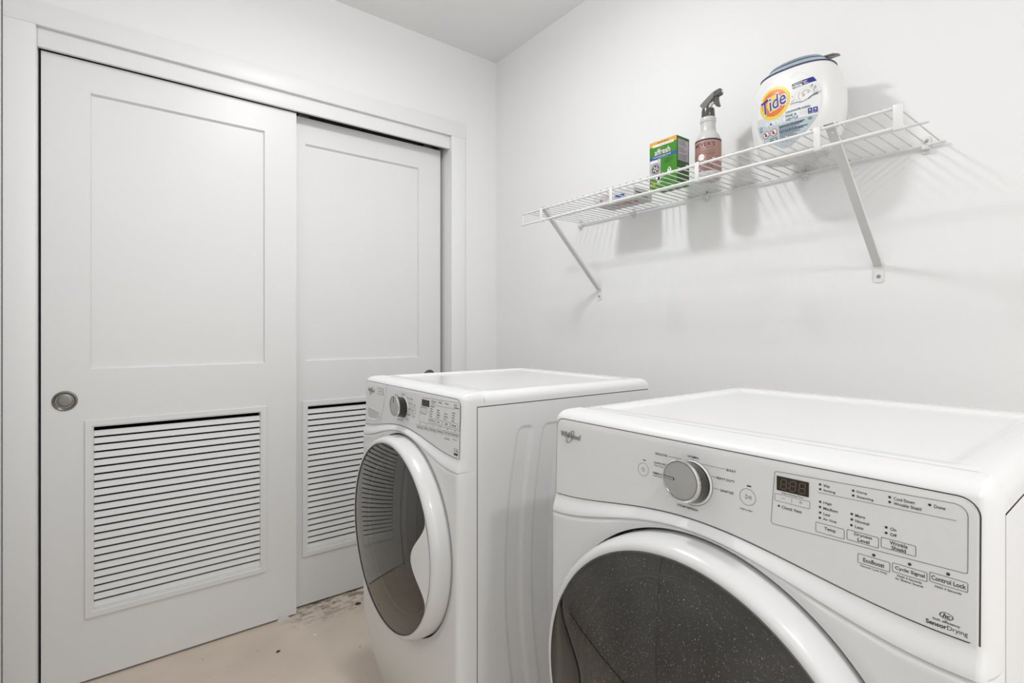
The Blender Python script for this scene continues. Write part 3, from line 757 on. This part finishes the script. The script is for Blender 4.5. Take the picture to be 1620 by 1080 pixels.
    if kind == 'washer':
        # finger pocket of the detergent drawer
        q = MB()
        tl, tr_, br, bl = (.0240, .9110), (.1200, .9030), (.1130, .8800), (.0270, .8760)
        outl = [tl, ((tl[0]+tr_[0])/2, .9085), tr_]
        for k in range(7): u = k/6; outl.append((.1185-.012*u**2, .893-.0155*u))
        outl += [(.085, .8745), (.055, .8735)]
        for k in range(7): u = k/6; outl.append((.038-.013*u, .8735+.016*u**2))
        c = (.072, .892)
        ins = [(c[0]+(a-c[0])*.86, c[1]+(b-c[1])*.80) for a, b in outl]
        rows = [[fsurf(a, b, .0008) for a, b in outl], [fsurf(a, b, .0016) for a, b in [(c[0]+(a-c[0])*.96, c[1]+(b-c[1])*.95) for a, b in outl]], [fsurf(a, b, .0004) for a, b in ins]]
        q.grid(rows, 0, close=True); q.poly(rows[-1], 1)
        q.build('drawer_pocket', [M['plastic'], M['card']], t, angle=25)

A_D = math.radians(-90+.348); A_W = math.radians(-90-.756)
def machine_loc(X, Y, a):
    a = math.radians(a); return (X-MW*math.sin(a), Y+MW*math.cos(a), 0)
dl = machine_loc(.656, .0987, .348); wl_ = machine_loc(.6391, .9599, -.756)
dry = make_machine('clothes_dryer', dl, A_D, 'white front-load dryer nearest the camera with cycle knob turned left', 'dryer', 'dryer')
finish_panel(dry, 'dryer')
wsh = make_machine('washing_machine', wl_, A_W, 'white front-load washing machine with detergent drawer, farther one beside the closet doors', 'washer', 'washer')
finish_panel(wsh, 'washer')

# ------------------------------------------------------------------ wire shelf
SY0, SY1 = .340, 1.560; XFR = 1.255
sh = empty('wire_shelf', (XR, (SY0+SY1)/2, 1.59), 0, 'white wire shelf on two diagonal brackets high on the right wall', 'shelf')
ox, oy, oz = XR, (SY0+SY1)/2, 1.59
def shp(x, y, z): return (x-ox, y-oy, z-oz)
def rod(name, x, z, r, y0=SY0, y1=SY1):
    q = MB(); q.tube([shp(x, y0-.001, z), shp(x, y0, z), shp(x, y1, z), shp(x, y1+.001, z)], [r*.6, r, r, r*.6], 12); return q.build(name, M['wire'], sh)
rod('back_rail', 1.5605, 1.5915, .0034, .350-.012, 1.565)
rod('middle_rail', 1.392, 1.5930, .0032, .330, 1.565)
rod('front_top_rail', XFR, 1.5930, .0036, .338, 1.566)
rod('front_bottom_rail', XFR-.001, 1.5515, .0038, .338, 1.566)
N = 46; q = MB()
q.tube([(XFR-.004-ox, 0, 1.5984-oz), (1.5645-ox, 0, 1.5978-oz)], .0016, 6)
w_ = q.build('cross_wire', M['deck'], sh); 
for k in range(N):
    if k: 
        c = bpy.data.objects.new('cross_wire', w_.data); COL.objects.link(c); c.parent = sh
    else: c = w_
    c.location = (0, (SY0+.012)+(SY1-SY0-.016)*k/(N-1)-oy, 0)
for y, wy in ((.3463, .017), (.4980, .014), (.8004, .012), (1.1072, .012), (1.4480, .011)):
    q = MB(); q.bbox(XFR-.0065-ox, XFR-.0035-ox, y-wy/2-oy, y+wy/2-oy, 1.5470-oz, 1.5985-oz, .001)
    q.bbox(XFR-.0065-ox, XFR+.006-ox, y-wy/2-oy, y+wy/2-oy, 1.5965-oz, 1.5985-oz, .0008)
    q.bbox(XFR-.0065-ox, XFR+.006-ox, y-wy/2-oy, y+wy/2-oy, 1.5465-oz, 1.5482-oz, .0006)
    q.build('rail_plate', M['wire'], sh)
q = MB(); q.tube([shp(XFR, 1.5600, 1.593), shp(XFR, 1.5600, 1.5515)], .0022, 8); q.build('end_wire', M['wire'], sh)
for y in (.3757, .6538, .9640, 1.2721, 1.5540):
    q = MB()
    q.bbox(1.5660-ox, XR-ox, y-.008-oy, y+.008-oy, 1.5720-oz, 1.6130-oz, .0012)
    q.bbox(1.5530-ox, 1.5665-ox, y-.0065-oy, y+.0065-oy, 1.5805-oz, 1.5880-oz, .0015)
    q.tube([shp(1.560, y-.0075, 1.5855), shp(1.560, y+.0075, 1.5855)], .0062, 12)
    cl = q.build('wall_clip', M['clip'], sh)
    q = MB(); q.lathe([(.0001, .0018), (.0025, .0016), (.0038, .0006), (.004, 0)], 14, 0, lambda r, a, h, y=y: (1.5660-h-ox, y+r*math.cos(a)-oy, 1.6035+r*math.sin(a)-oz))
    q.build('screw', M['screw'], cl)
for y in (1.4500, .4760):
    # channel-section brace from the front rail down to the wall
    p0 = Vector((XFR+.004, y, 1.5985)); p1 = Vector((1.5655, y, 1.303)); dirv = (p1-p0).normalized(); nrm = Vector((dirv.z, 0, -dirv.x))
    if nrm.x > 0: nrm = -nrm
    q = MB(); hw = .0095; th = .0014; fl = .0085
    def bp(along, across, dep):
        P = p0+dirv*along+nrm*dep+Vector((0, across, 0)); return shp(*P)
    Ln = (p1-p0).length
    sec = [(-hw, -fl), (-hw, 0), (hw, 0), (hw, -fl), (hw-th, -fl), (hw-th, -th), (-hw+th, -th), (-hw+th, -fl)]
    q.prism(sec, lambda a, b, tt: bp(tt, a, b), .004, Ln-.006, 0)
    br = q.build('brace', M['bracket'], sh, smooth=False, merge=True)
    q = MB()   # hook over the front rail
    q.bbox(XFR-.004-ox, XFR+.032-ox, y-.010-oy, y+.010-oy, 1.5990-oz, 1.6005-oz, .0006)
    q.build('rail_hook', M['bracket'], br)
    q = MB(); q.lathe([(.0001, .0016), (.0022, .0013), (.003, 0)], 12, 0, lambda r, a, h: bp(.020+r*math.cos(a), r*math.sin(a), h)); q.build('rivet', M['wire'], br)
    q = MB()   # wall plate
    pts = [(-.0115, .028), (.0115, .028), (.0115, -.018)]
    for k in range(7): a = -k*PI/6; pts.append((.0115*math.cos(a), -.018+.0045*math.sin(a)))
    q.prism(pts, lambda a, b, tt: shp(XR-tt, y+a, 1.288+b), .0005, .0030, 0)
    q.build('wall_plate', M['wire'], br, smooth=False, merge=True)
    q = MB(); q.lathe([(.0001, .0030), (.003, .0026), (.0042, .0012), (.0050, 0)], 14, 0, lambda r, a, h: shp(XR-.003-h, y+r*math.cos(a), 1.281+r*math.sin(a))); q.build('screw', M['screw'], br)

DZ = 1.6002        # deck level
# ------------------------------------------------------------------ green carton
gx, gy, gw, gd, gh_ = 1.382, 1.0575, .103, .0665, .1505      # front left corner; width runs along -Y
gb = empty('cleaner_carton', (gx, gy, DZ), -PI/2, 'upright green carton with orange top stripe on the wire shelf, left of the spray bottle', 'box')
q = MB(); q.bbox(0, gw, 0, gd, 0, gh_, .0006)
q.build('carton', M['green'], gb, smooth=False)
q = MB(); q.bbox(.002, gw-.002, .002, gd-.002, gh_-.0004, gh_+.0009, .0003); q.build('top_flap', M['darkgreen'], gb, smooth=False)
d = Decal(lambda a, b, off: (a, -off, b), .00025)
m_ = [M['amber'], M['white'], M['ink'], M['royal'], M['lilac'], M['darkgreen'], M['greyink'], M['green']]
d.fill(.0008, .1355, gw-.0008, gh_-.0006, 0); d.text('VALUE PACK', .0300, .1440, .042, .0042, 2, 2, bold=.02)
p = []
for k in range(13): a = PI/2+PI*k/12; p.append((.0150+.0038*math.cos(a), .1365+.0038*math.sin(a)))
for k in range(13): a = -PI/2+PI*k/12; p.append((.0890+.0038*math.cos(a), .1365+.0038*math.sin(a)))
d.m.poly([d.fn(a, b, .0005) for a, b in p], 1)
d.text('fresh  clean  machine', .040, .1362, .045, .003, 6, 3)
d.text('affresh', .0195, .1150, .0610, .0205, 2, 2, bold=.035); d.text('affresh', .0203, .1152, .0594, .0190, 1, 3, bold=.012)
d.line([(.040+.012*math.cos(a), .1195+.012*math.sin(a)) for a in [PI*.25+PI*.5*k/8 for k in range(9)]], .0012, 0, 2)
d.fill(.0008, .0935, gw-.0008, .1033, 3); d.text('WASHING MACHINE CLEANER', .014, .0998, .068, .0034, 1, 2, bold=.02); d.text('cleans and freshens', .033, .0955, .034, .0022, 1, 2)
d.fill(.0008, .0335, .0430, .0920, 4); d.fill(.0030, .0835, .0410, .0900, 1, 2); d.disc(.0350, .0867, .0020, 6, 3, n=12)
d.ring(.0235, .0620, .0135, .0185, 6, 2); d.ring(.0235, .0620, .0150, .0165, 1, 3); d.disc(.0235, .0620, .0132, 6, 2)
for k in range(5): a = .5+k*1.3; d.line([(.0235+.003*math.cos(a), .0620+.003*math.sin(a)), (.0235+.011*math.cos(a+.5), .0620+.011*math.sin(a+.5))], .0028, 1, 3)
d.disc(.0330, .0300, .0080, 1, 3, n=18); d.disc(.0400, .0330, .0070, 1, 3, n=18); d.disc(.0350, .0240, .0060, 1, 3, n=18)
for k, (a, b) in enumerate(((.060, .089), (.056, .091), (.056, .088), (.057, .080))): d.line([(a, .0865-.0042*k), (b, .0865-.0042*k)], .0017, 5, 2)
d.fill(.0690, .0420, .0830, .0520, 1, 2, 2, 2); d.ring(.0760, .0540, .0020, .0042, 1, 2, n=14); d.disc(.0760, .0490, .0018, 7, 3, n=10)
d.text('6', .0020, .0140, .0100, .0100, 0, 2, bold=.03); d.ring(.0190, .0145, .0024, .0050, 0, 2, n=18); d.line([(.030, .0165), (.045, .0165)], .0018, 1, 2); d.line([(.030, .0125), (.041, .0125)], .0018, 1, 2)
for k in range(2): d.line([(.055, .0190-.006*k), (.093, .0190-.006*k)], .0024, 5, 2)
d.build('front_print', m_, gb)
d = Decal(lambda a, b, off: (gw+off, a, b), .00025)
d.fill(.0008, .0008, gd-.0008, gh_-.0006, 0, 1); d.fill(.0035, .0720, gd-.0035, .1425, 1, 2); d.fill(.0055, .0750, gd-.0055, .1405, 2, 3)
random.seed(3)
for k in range(17):
    z = .1370-.0036*k; 
    if k in (5, 11): continue
    d.line([(.0080, z), (.0080+.048*random.uniform(.6, 1), z)], .0013, 3, 4)
d.build('side_print', [M['darkgreen'], M['slate'], M['lilac'], M['greyink']], gb)

# ------------------------------------------------------------------ flat carton lying down
fb = empty('flat_carton', (1.4030, 1.3270, DZ), -PI/2+.03, 'low pale grey carton with red and blue print lying flat left of the green carton', 'box')
fw_, fd_, fh_ = .183, .104, .036
q = MB(); q.bbox(0, fw_, 0, fd_, 0, fh_, .0008); q.build('carton', M['card'], fb, smooth=False)
d = Decal(lambda a, b, off: (a, -off, b), .0003)
m_ = [M['red'], M['slate'], M['royal'], M['paleblue'], M['greyink']]
random.seed(5)
for k in range(3): d.line([(.045+.011*k, .020), (.049+.011*k, .029)], .003, 0)
d.ring(.036, .0175, .003, .005, 0, n=12); d.ring(.036, .0175, .0, .0028, 4, n=12)
d.fill(.095, .008, .150, .024, 3); d.fill(.102, .011, .143, .021, 2, 2); d.line([(.015, .010), (.05, .013), (.075, .020)], .0016, 4)
d.build('front_print', m_, fb)
d = Decal(lambda a, b, off: (fw_+off, a, b), .0003)
d.line([(.010, .020), (.055, .020)], .005, 1); 
for k in range(4): d.line([(.012, .012-.0022*k), (.080, .012-.0022*k)], .0008, 4)
d.build('end_print', m_, fb)
d = Decal(lambda a, b, off: (a, b, -off), .0003)
for k in range(7):
    x = .055+.016*k; d.m.raw([d.fn(a, b, .0003) for a, b in ((x, .040), (x+.009, .040), (x+.010, .058), (x+.002, .062))], [(0, 3, 2, 1)], 0)
d.build('base_print', m_, fb)

# ------------------------------------------------------------------ trigger spray bottle
bx, by = 1.435, .880
sb = empty('spray_bottle', (bx, by, DZ), 0, 'grey trigger spray bottle with rosy label and smoky black sprayer head on the wire shelf', 'bottle')
R0 = .0378
q = MB(); z0 = -DZ
prof = [(.0005, .003), (.028, .003), (.032, .0), (.0355, .0025), (.0374, .008), (R0, .016), (R0, .1175), (.0368, .1225), (.0335, .1310), (.0285, .1385), (.0245, .1440), (.0228, .1490), (.0218, .158), (.0212, .1735), (.0226, .1748), (.0232, .1775), (.0232, .1865), (.0222, .1890), (.0195, .1905), (.0150, .1905)]
q.lathe(prof, 64); q.build('body', M['bottle'], sb, angle=40)
q = MB(); rows = []
va = math.atan2(-by, -bx)          # towards the camera
for z in (.0195, .020, .1165, .1170):
    r = R0+.0003 if z in (.020, .1165) else R0-.0002
    rows.append([(r*math.cos(2*PI*k/64), r*math.sin(2*PI*k/64), z) for k in range(64)])
q.grid(rows, 0, close=True); q.build('label', M['rose'], sb, angle=60)
d = Decal(lambda s, z, off: ((R0+.0004+off)*math.cos(va+s/R0), (R0+.0004+off)*math.sin(va+s/R0), z), .0002)
m_ = [M['labelink'], M['white'], M['red']]
for k in range(24): s0 = -.090+.0075*k; d.fill(s0, .1120, s0+.0076, .1165, 0, 1, 2, 1)
d.text("MEYER'S", -.0460, .1000, .0660, .0120, 0, 1, bold=.012); d.text('CLEAN DAY', -.046, .0890, .062, .0052, 0, 1)
random.seed(9)
for k in range(4): d.line([(-.050+.007*i, .0820-.0040*k) for i in range(1, 11)], .0010, 0)
d.ring(-.0200, .0620, .0001, .0100, 1, 2, n=24); d.ring(-.0200, .0620, .0100, .0108, 2, 2, n=24); d.line([(-.0265, .062), (-.0135, .062)], .0022, 0, 3)
for k in range(5): d.line([(-.0040+.003*i, .0705-.0045*k) for i in range(8)], .0012, 0)
for k in range(5): d.line([(-.0480+.003*i, .0690-.0045*k) for i in range(5)], .0014, 0)
d.text('SURFACE', -.032, .0400, .046, .0066, 0, 1, bold=.01); d.text('CLEANER', -.016, .0325, .030, .0048, 0, 1)
for k in range(2): d.line([(-.030+.005*i, .0260-.004*k) for i in range(11)], .0009, 0)
d.build('label_print', m_, sb)
hd = empty('sprayer_head', (0, 0, 0)); hd.parent = sb
q = MB(); q.lathe([(.0150, .1895), (.0196, .1900), (.0200, .1915), (.0190, .2120), (.0182, .2165), (.0150, .2175), (.0005, .2175)], 20); q.build('collar', M['smoke'], hd, angle=25)
def sm(a, b, tt): return (tt, -a, b)      # nozzle points along -Y
sh_ = [(-.0245, .2340), (-.0215, .2310), (-.0160, .2240), (-.0140, .2150), (-.0020, .2150), (.0030, .2270), (.0130, .2370), (.0230, .2460), (.0250, .2520), (.0245, .2620), (.0200, .2610), (.0050, .2530), (-.0100, .2440)]
q = MB(); q.prism(sh_, sm, -.0095, .0095, 0)
o = q.build('shroud', M['smoke2'], hd, smooth=False, merge=True); bv = o.modifiers.new('b', 'BEVEL'); bv.width = .0022; bv.segments = 2; bv.limit_method = 'ANGLE'
q = MB(); q.prism([(.0235, .2445), (.0440, .2475), (.0460, .2540), (.0455, .2620), (.0430, .2655), (.0240, .2630)], sm, -.0080, .0080, 0)
o = q.build('nozzle', M['smoke'], hd, smooth=False, merge=True); bv = o.modifiers.new('b', 'BEVEL'); bv.width = .0015; bv.segments = 2; bv.limit_method = 'ANGLE'
q = MB(); q.lathe([(.0005, .0475), (.0040, .0475), (.0045, .0455)], 14, 0, lambda r, a, h: (r*math.cos(a), -h, .2560+r*math.sin(a))); q.build('nozzle_tip', M['chrome'], hd)
q = MB(); q.prism([(.0245, .2460), (.0340, .2460), (.0345, .2350), (.0375, .2220), (.0400, .2140), (.0330, .2135), (.0265, .2190), (.0225, .2290)], sm, -.0055, .0055, 0)
o = q.build('trigger', M['smoke'], hd, smooth=False, merge=True); bv = o.modifiers.new('b', 'BEVEL'); bv.width = .0015; bv.segments = 2; bv.limit_method = 'ANGLE'
q = MB(); q.tube([(0, -.0050, .2150), (0, -.0090, .2290)], .0060, 14); q.tube([(0, -.004, .2310), (0, -.0205, .2310)], .0045, 14); q.build('pump', M['bottle'], hd)

# ------------------------------------------------------------------ detergent tub
tx, ty = 1.448, .625
tb = empty('detergent_tub', (tx, ty, DZ), 0, 'large round white detergent tub with yellow and orange emblem and blue-grey lid', 'tub')
TP = [(0, .080, .052), (.004, .084, .055), (.012, .088, .058), (.03, .0975, .065), (.05, .105, .070), (.08, .112, .074), (.11, .115, .075), (.14, .1145, .075), (.16, .113, .075), (.18, .109, .073), (.2, .102, .069), (.215, .0945, .0650), (.23, .085, .060), (.238, .079, .056)]
def tab(z): return lerp([(p[0], p[1]) for p in TP], z), lerp([(p[0], p[2]) for p in TP], z)
E_ = 2.4
def sup(a, b, n=96):
    out = []
    for k in range(n):
        t = 2*PI*k/n; c, s = math.cos(t), math.sin(t)
        out.append((b*math.copysign(abs(c)**(2/E_), c), a*math.copysign(abs(s)**(2/E_), s)))
    return out
def smooth_tab(z):
    # average over a window so the loft has no kinks
    A_ = B_ = 0
    for k in range(-3, 4):
        a, b = tab(min(.238, max(0, z+.0035*k))); A_ += a; B_ += b
    return A_/7, B_/7
q = MB(); rows = []
rows.append([(x*.02, y*.02, .006) for x, y in sup(.07, .045)]); rows.append([(x, y, .006) for x, y in sup(.066, .040)]); rows.append([(x, y, .0006) for x, y in sup(.074, .047)])
for i in range(0, 41):
    z = .2240*i/40; a, b = smooth_tab(z)
    if i == 0: z = .0015; a -= .003; b -= .003
    rows.append([(x, y, z) for x, y in sup(a, b)])
q.grid(rows, 0, close=True); q.build('body', M['tub'], tb, angle=60)
LO = -.0115
def lidrows(t): return [[(x, y, z+LO) for x, y in sup(a, b)] for z, a, b in t]
lid = MB(); lid.grid(lidrows(((.2345, .0905, .0635), (.2362, .0915, .0645), (.2440, .0815, .0575), (.2495, .0735, .0525), (.2505, .0725, .0515))), 0, close=True); ld = lid.build('lid', M['lid'], tb, angle=40)
q = MB(); q.grid(lidrows(((.2325, .0912, .0642), (.2358, .0918, .0648))), 0, close=True); q.build('lid_seam', M['navy'], ld, angle=60)
q = MB(); q.grid(lidrows(((.2495, .0695, .0490), (.2540, .0675, .0475))), 0, close=True); q.build('lid_groove', M['liddark'], ld, angle=60)
q = MB(); q.grid(lidrows(((.2540, .0600, .0420), (.2530, .0690, .0490), (.2550, .0700, .0500), (.2605, .0650, .0460), (.2650, .0540, .0390), (.2675, .0380, .0270), (.2685, .0180, .0130), (.2686, .001, .001))), 0, close=True); q.build('lid_cap', M['lid2'], ld, angle=50)
q = MB(); q.prism([(-.014, .0), (-.011, .026), (-.005, .038), (.005, .038), (.011, .026), (.014, 0)], lambda a, b, tt: (a+.010, -.060-b, .2470+tt-.006*((b-.008)/.03)**2), 0, .0030, 0)
q.build('lid_tab', M['smoke2'], ld, smooth=False, merge=True)
def tsurf(s, z, off):
    a, b = smooth_tab(z); a += off; b += off; s = max(-a*.995, min(a*.995, s))
    return (-b*(1-abs(s/a)**E_)**(1/E_), -s, z)
d = Decal(tsurf, .0003)
m_ = [M['yellow'], M['orange'], M['blue'], M['white'], M['paleblue'], M['navy'], M['teal'], M['palegrey'], M['red'], M['tan'], M['slate'], M['ink'], M['palewash']]
EDL = [(.018, -.010), (.0385, -.040), (.0415, -.0540), (.060, -.0700), (.0847, -.0796), (.1000, -.0815)]
EDR = [(.018, .010), (.0385, .0395), (.050, .0530), (.0684, .0689), (.0818, .0761), (.1045, .0815)]
rows = []
for i in range(15):
    z = .018+(.0813-.018)*i/14; l = lerp(EDL, z); r = lerp(EDR, z)
    zz = z+(.009*0)
    rows.append([tsurf(l+(r-l)*j/20, z+(.0115*max(0, 1-j/8) if i == 14 else .0115*max(0, 1-j/8)*(i/14)**3), .0003) for j in range(21)])
d.m.grid(rows, 4)
rows = []
for i in range(9):
    rows.append([])
    for j in range(21):
        u = j/20; l = lerp(EDL, .0813); r = .004
        x = l+(r-l)*u; z0_ = .0813+.0115*max(0, 1-(x-l)/((lerp(EDR, .0813)-l)*.4)); z = z0_+(.1130-.012*u-z0_)*i/8
        rows[-1].append(tsurf(max(x, lerp(EDL, z)), z, .0003))
d.m.grid(rows, 12)
# raised edge of the label field, its faint shade drawn as a grey line
EDGE = [(-.0802, .1175), (-.076, .150), (-.0680, .1760), (-.0576, .1893), (-.0450, .1955), (-.0332, .1951), (-.018, .1895), (-.0023, .1863), (.008, .1890), (.0144, .1940), (.0225, .1985), (.0301, .2002), (.042, .1945), (.0547, .1834), (.067, .1690), (.0748, .1555), (.0815, .1430), (.0828, .1327), (.0820, .1045), (.0761, .0818)]
d.line(EDGE, .0007, 7, 1)
cx_, cz_ = -.0270, .1405
d.disc(cx_, cz_, .0425, 0, 2, n=56, seg=6, kx=.955); d.ring(cx_, cz_, .0215, .0345, 1, 3, n=56, seg=3, kx=.955)
d.text('Tide', -.0640, .1330, .0710, .0430, 3, 4, rot=.22, bold=.045, shear=.18)
d.text('Tide', -.0615, .1335, .0660, .0370, 2, 5, rot=.22, bold=.012, shear=.18)
d.text('PODS', -.0490, .0870, .0420, .0130, 3, 3, rot=-.02, bold=.03); d.disc(-.0360, .0872, .0030, 10, 4, n=14)
d.quad((.0179, .1721), (.0653, .1775), (.0728, .1650), (.0202, .1590), 5, 2); d.quad((.0480, .1745), (.0645, .1762), (.0710, .1657), (.0500, .1630), 2, 3)
d.text('100%', .0208, .1638, .0225, .0068, 3, 4, rot=0., bold=.04); d.line([(.022, .1690), (.044, .1715)], .0015, 3, 4); d.line([(.0455, .1700), (.0530, .1712)], .0014, 3, 4); d.line([(.0455, .1672), (.0510, .1678)], .0012, 3, 4); d.line([(.0460, .1645), (.0560, .1652)], .0012, 3, 4)
# liquid capsule with a swirl and its splash
d.ring(.0465, .1370, .0005, .0205, 3, 2, kx=1., kz=.78, n=36, seg=4); d.ring(.0465, .1370, .0200, .0206, 7, 3, kx=1., kz=.78, n=36)
sp_ = [(.0475+(.014-.0035*t)*math.cos(.3+t)*.95, .1385+(.014-.0035*t)*math.sin(.3+t)*.8) for t in [k*.18 for k in range(20)]]
d.line(sp_, .0014, 9, 4); d.line([(.0440-.010*math.cos(t), .1360+.011*math.sin(t)) for t in [k*.2-1.2 for k in range(12)]], .0010, 9, 4); d.line([(.0445, .1325), (.0462, .1350), (.0468, .1385)], .0034, 9, 4); d.disc(.0560, .1405, .0018, 9, 4, n=12)
d.line([(.0140, .1225), (.0300, .1225), (.0400, .1200), (.0480, .1215), (.0580, .1265), (.0700, .1325), (.0815, .1370)], .0012, 10, 3); d.line([(.0560, .1240), (.0650, .1305), (.0760, .1330)], .0030, 10, 3); d.line([(.0120, .1180), (.0300, .1185), (.0360, .1165)], .0006, 7, 3)
random.seed(4)
for k in range(26):
    a = random.uniform(-.3, 1.0); r = random.uniform(.022, .030); d.disc(.0465+r*math.cos(a)*1.0, .1370+r*math.sin(a)*.9, random.uniform(.0005, .0012), 10, 3, n=8, seg=1)
for k in range(12): d.disc(.018+.006*random.random(), .125+.015*random.random(), random.uniform(.0004, .0009), 10, 3, n=8, seg=1)
d.text('COLDWATER CLEAN', .0030, .1038, .0570, .0046, 6, 3, rot=.02, bold=.035)
p = []
for k in range(9): a = PI/2+PI*k/8; p.append((.004+.011*math.cos(a)*.6, .0895+.0085*math.sin(a)))
d.m.raw([tsurf(a, b, .0007) for a, b in p], [tuple(range(9))], 3); d.quad((.004, .0980), (.050, .0980), (.047, .0812), (.004, .0812), 3, 2, 8, 3)
d.text('FREE &', .0028, .0938, .0270, .0066, 6, 3, bold=.03); d.text('GENTLE', .0026, .0852, .0305, .0066, 6, 3, bold=.03)
d.fill(.0365, .0880, .0505, .0975, 7, 3, 3, 3)
for x0 in (.0550, .0660): d.fill(x0, .0860, x0+.0090, .0995, 2, 3, 3, 3); d.disc(x0+.0045, .0945, .0025, 4, 4, n=12); d.line([(x0+.0015, .0885), (x0+.0075, .0885)], .0012, 4, 4)
d.ring(.0590, .0745, .0035, .0046, 10, 3, kz=.75); d.disc(.0590, .0745, .0016, 10, 3, n=12)
for k, x in enumerate((-.0508, -.0292)):
    d.disc(x, .0640, .0092, 3, 3, n=28); d.ring(x, .0640, .0080, .0094, 8, 4, n=28, seg=1); d.line([(x-.006, .0695), (x+.006, .0585)], .0013, 8, 5)
    d.disc(x-.001, .0670, .0020, 11, 4, n=12); d.fill(x-.0032, .0595, x+.0018, .0650, 11, 4, 2, 2)
d.ring(-.0655, .0850, .0030, .0042, 10, 3, n=18); d.line([(-.069, .0775), (-.061, .0770)], .0022, 5, 3)
random.seed(6)
for k in range(11):
    z = .0735-.0032*k; big = k in (0, 1, 4, 5); n_ = 0; x = -.0145
    xe = {0: .047, 1: .043, 4: .053, 5: .044}.get(k, random.uniform(.020, .040))
    while x < xe:
        w = random.uniform(.002, .0065); d.line([(x, z), (min(xe, x+w), z)], .0022 if big else .0014, 5 if big else 10, 3); x += w+.0009
for k in range(3): d.line([(-.0420, .0500-.0045*k), (-.0200, .0500-.0045*k)], .0018, 6 if k == 0 else 5, 3)
for x in (.002, .014, .026): d.line([(x-.016, .0345), (x-.008, .0345)], .0018, 5, 3)
d.build('label_print', m_, tb)

# ------------------------------------------------------------------ bits on the floor
q = MB(); q.prism([(-.006, -.003), (.004, -.005), (.007, .001), (.001, .004), (-.005, .003)], lambda a, b, t: (a, b, t), 0, .0012)
o = q.build('paint_chip', M['white'], smooth=False, merge=True); o.location = (.600, 2.015, FZ); tag(o, 'tiny white paint chip on the floor before the closet doors', 'debris')
q = MB(); q.prism([(-.007, -.003), (.003, -.005), (.008, .000), (.002, .005), (-.004, .003)], lambda a, b, t: (a+t, b, t), 0, .003)
o = q.build('crumb', M['debris'], smooth=False, merge=True); o.location = (.460, 1.99, FZ); tag(o, 'small brown crumb on the bare floor near the washer', 'debris')
q = MB(); q.prism([(-.012, -.004), (.004, -.008), (.012, .001), (.002, .008), (-.008, .005)], lambda a, b, t: (a-t, b, t), 0, .004)
o = q.build('dirt_clump', M['debris'], smooth=False, merge=True); o.location = (.815, 2.13, FZ); tag(o, 'dark clump of dirt under the edge of the rear closet door', 'debris')
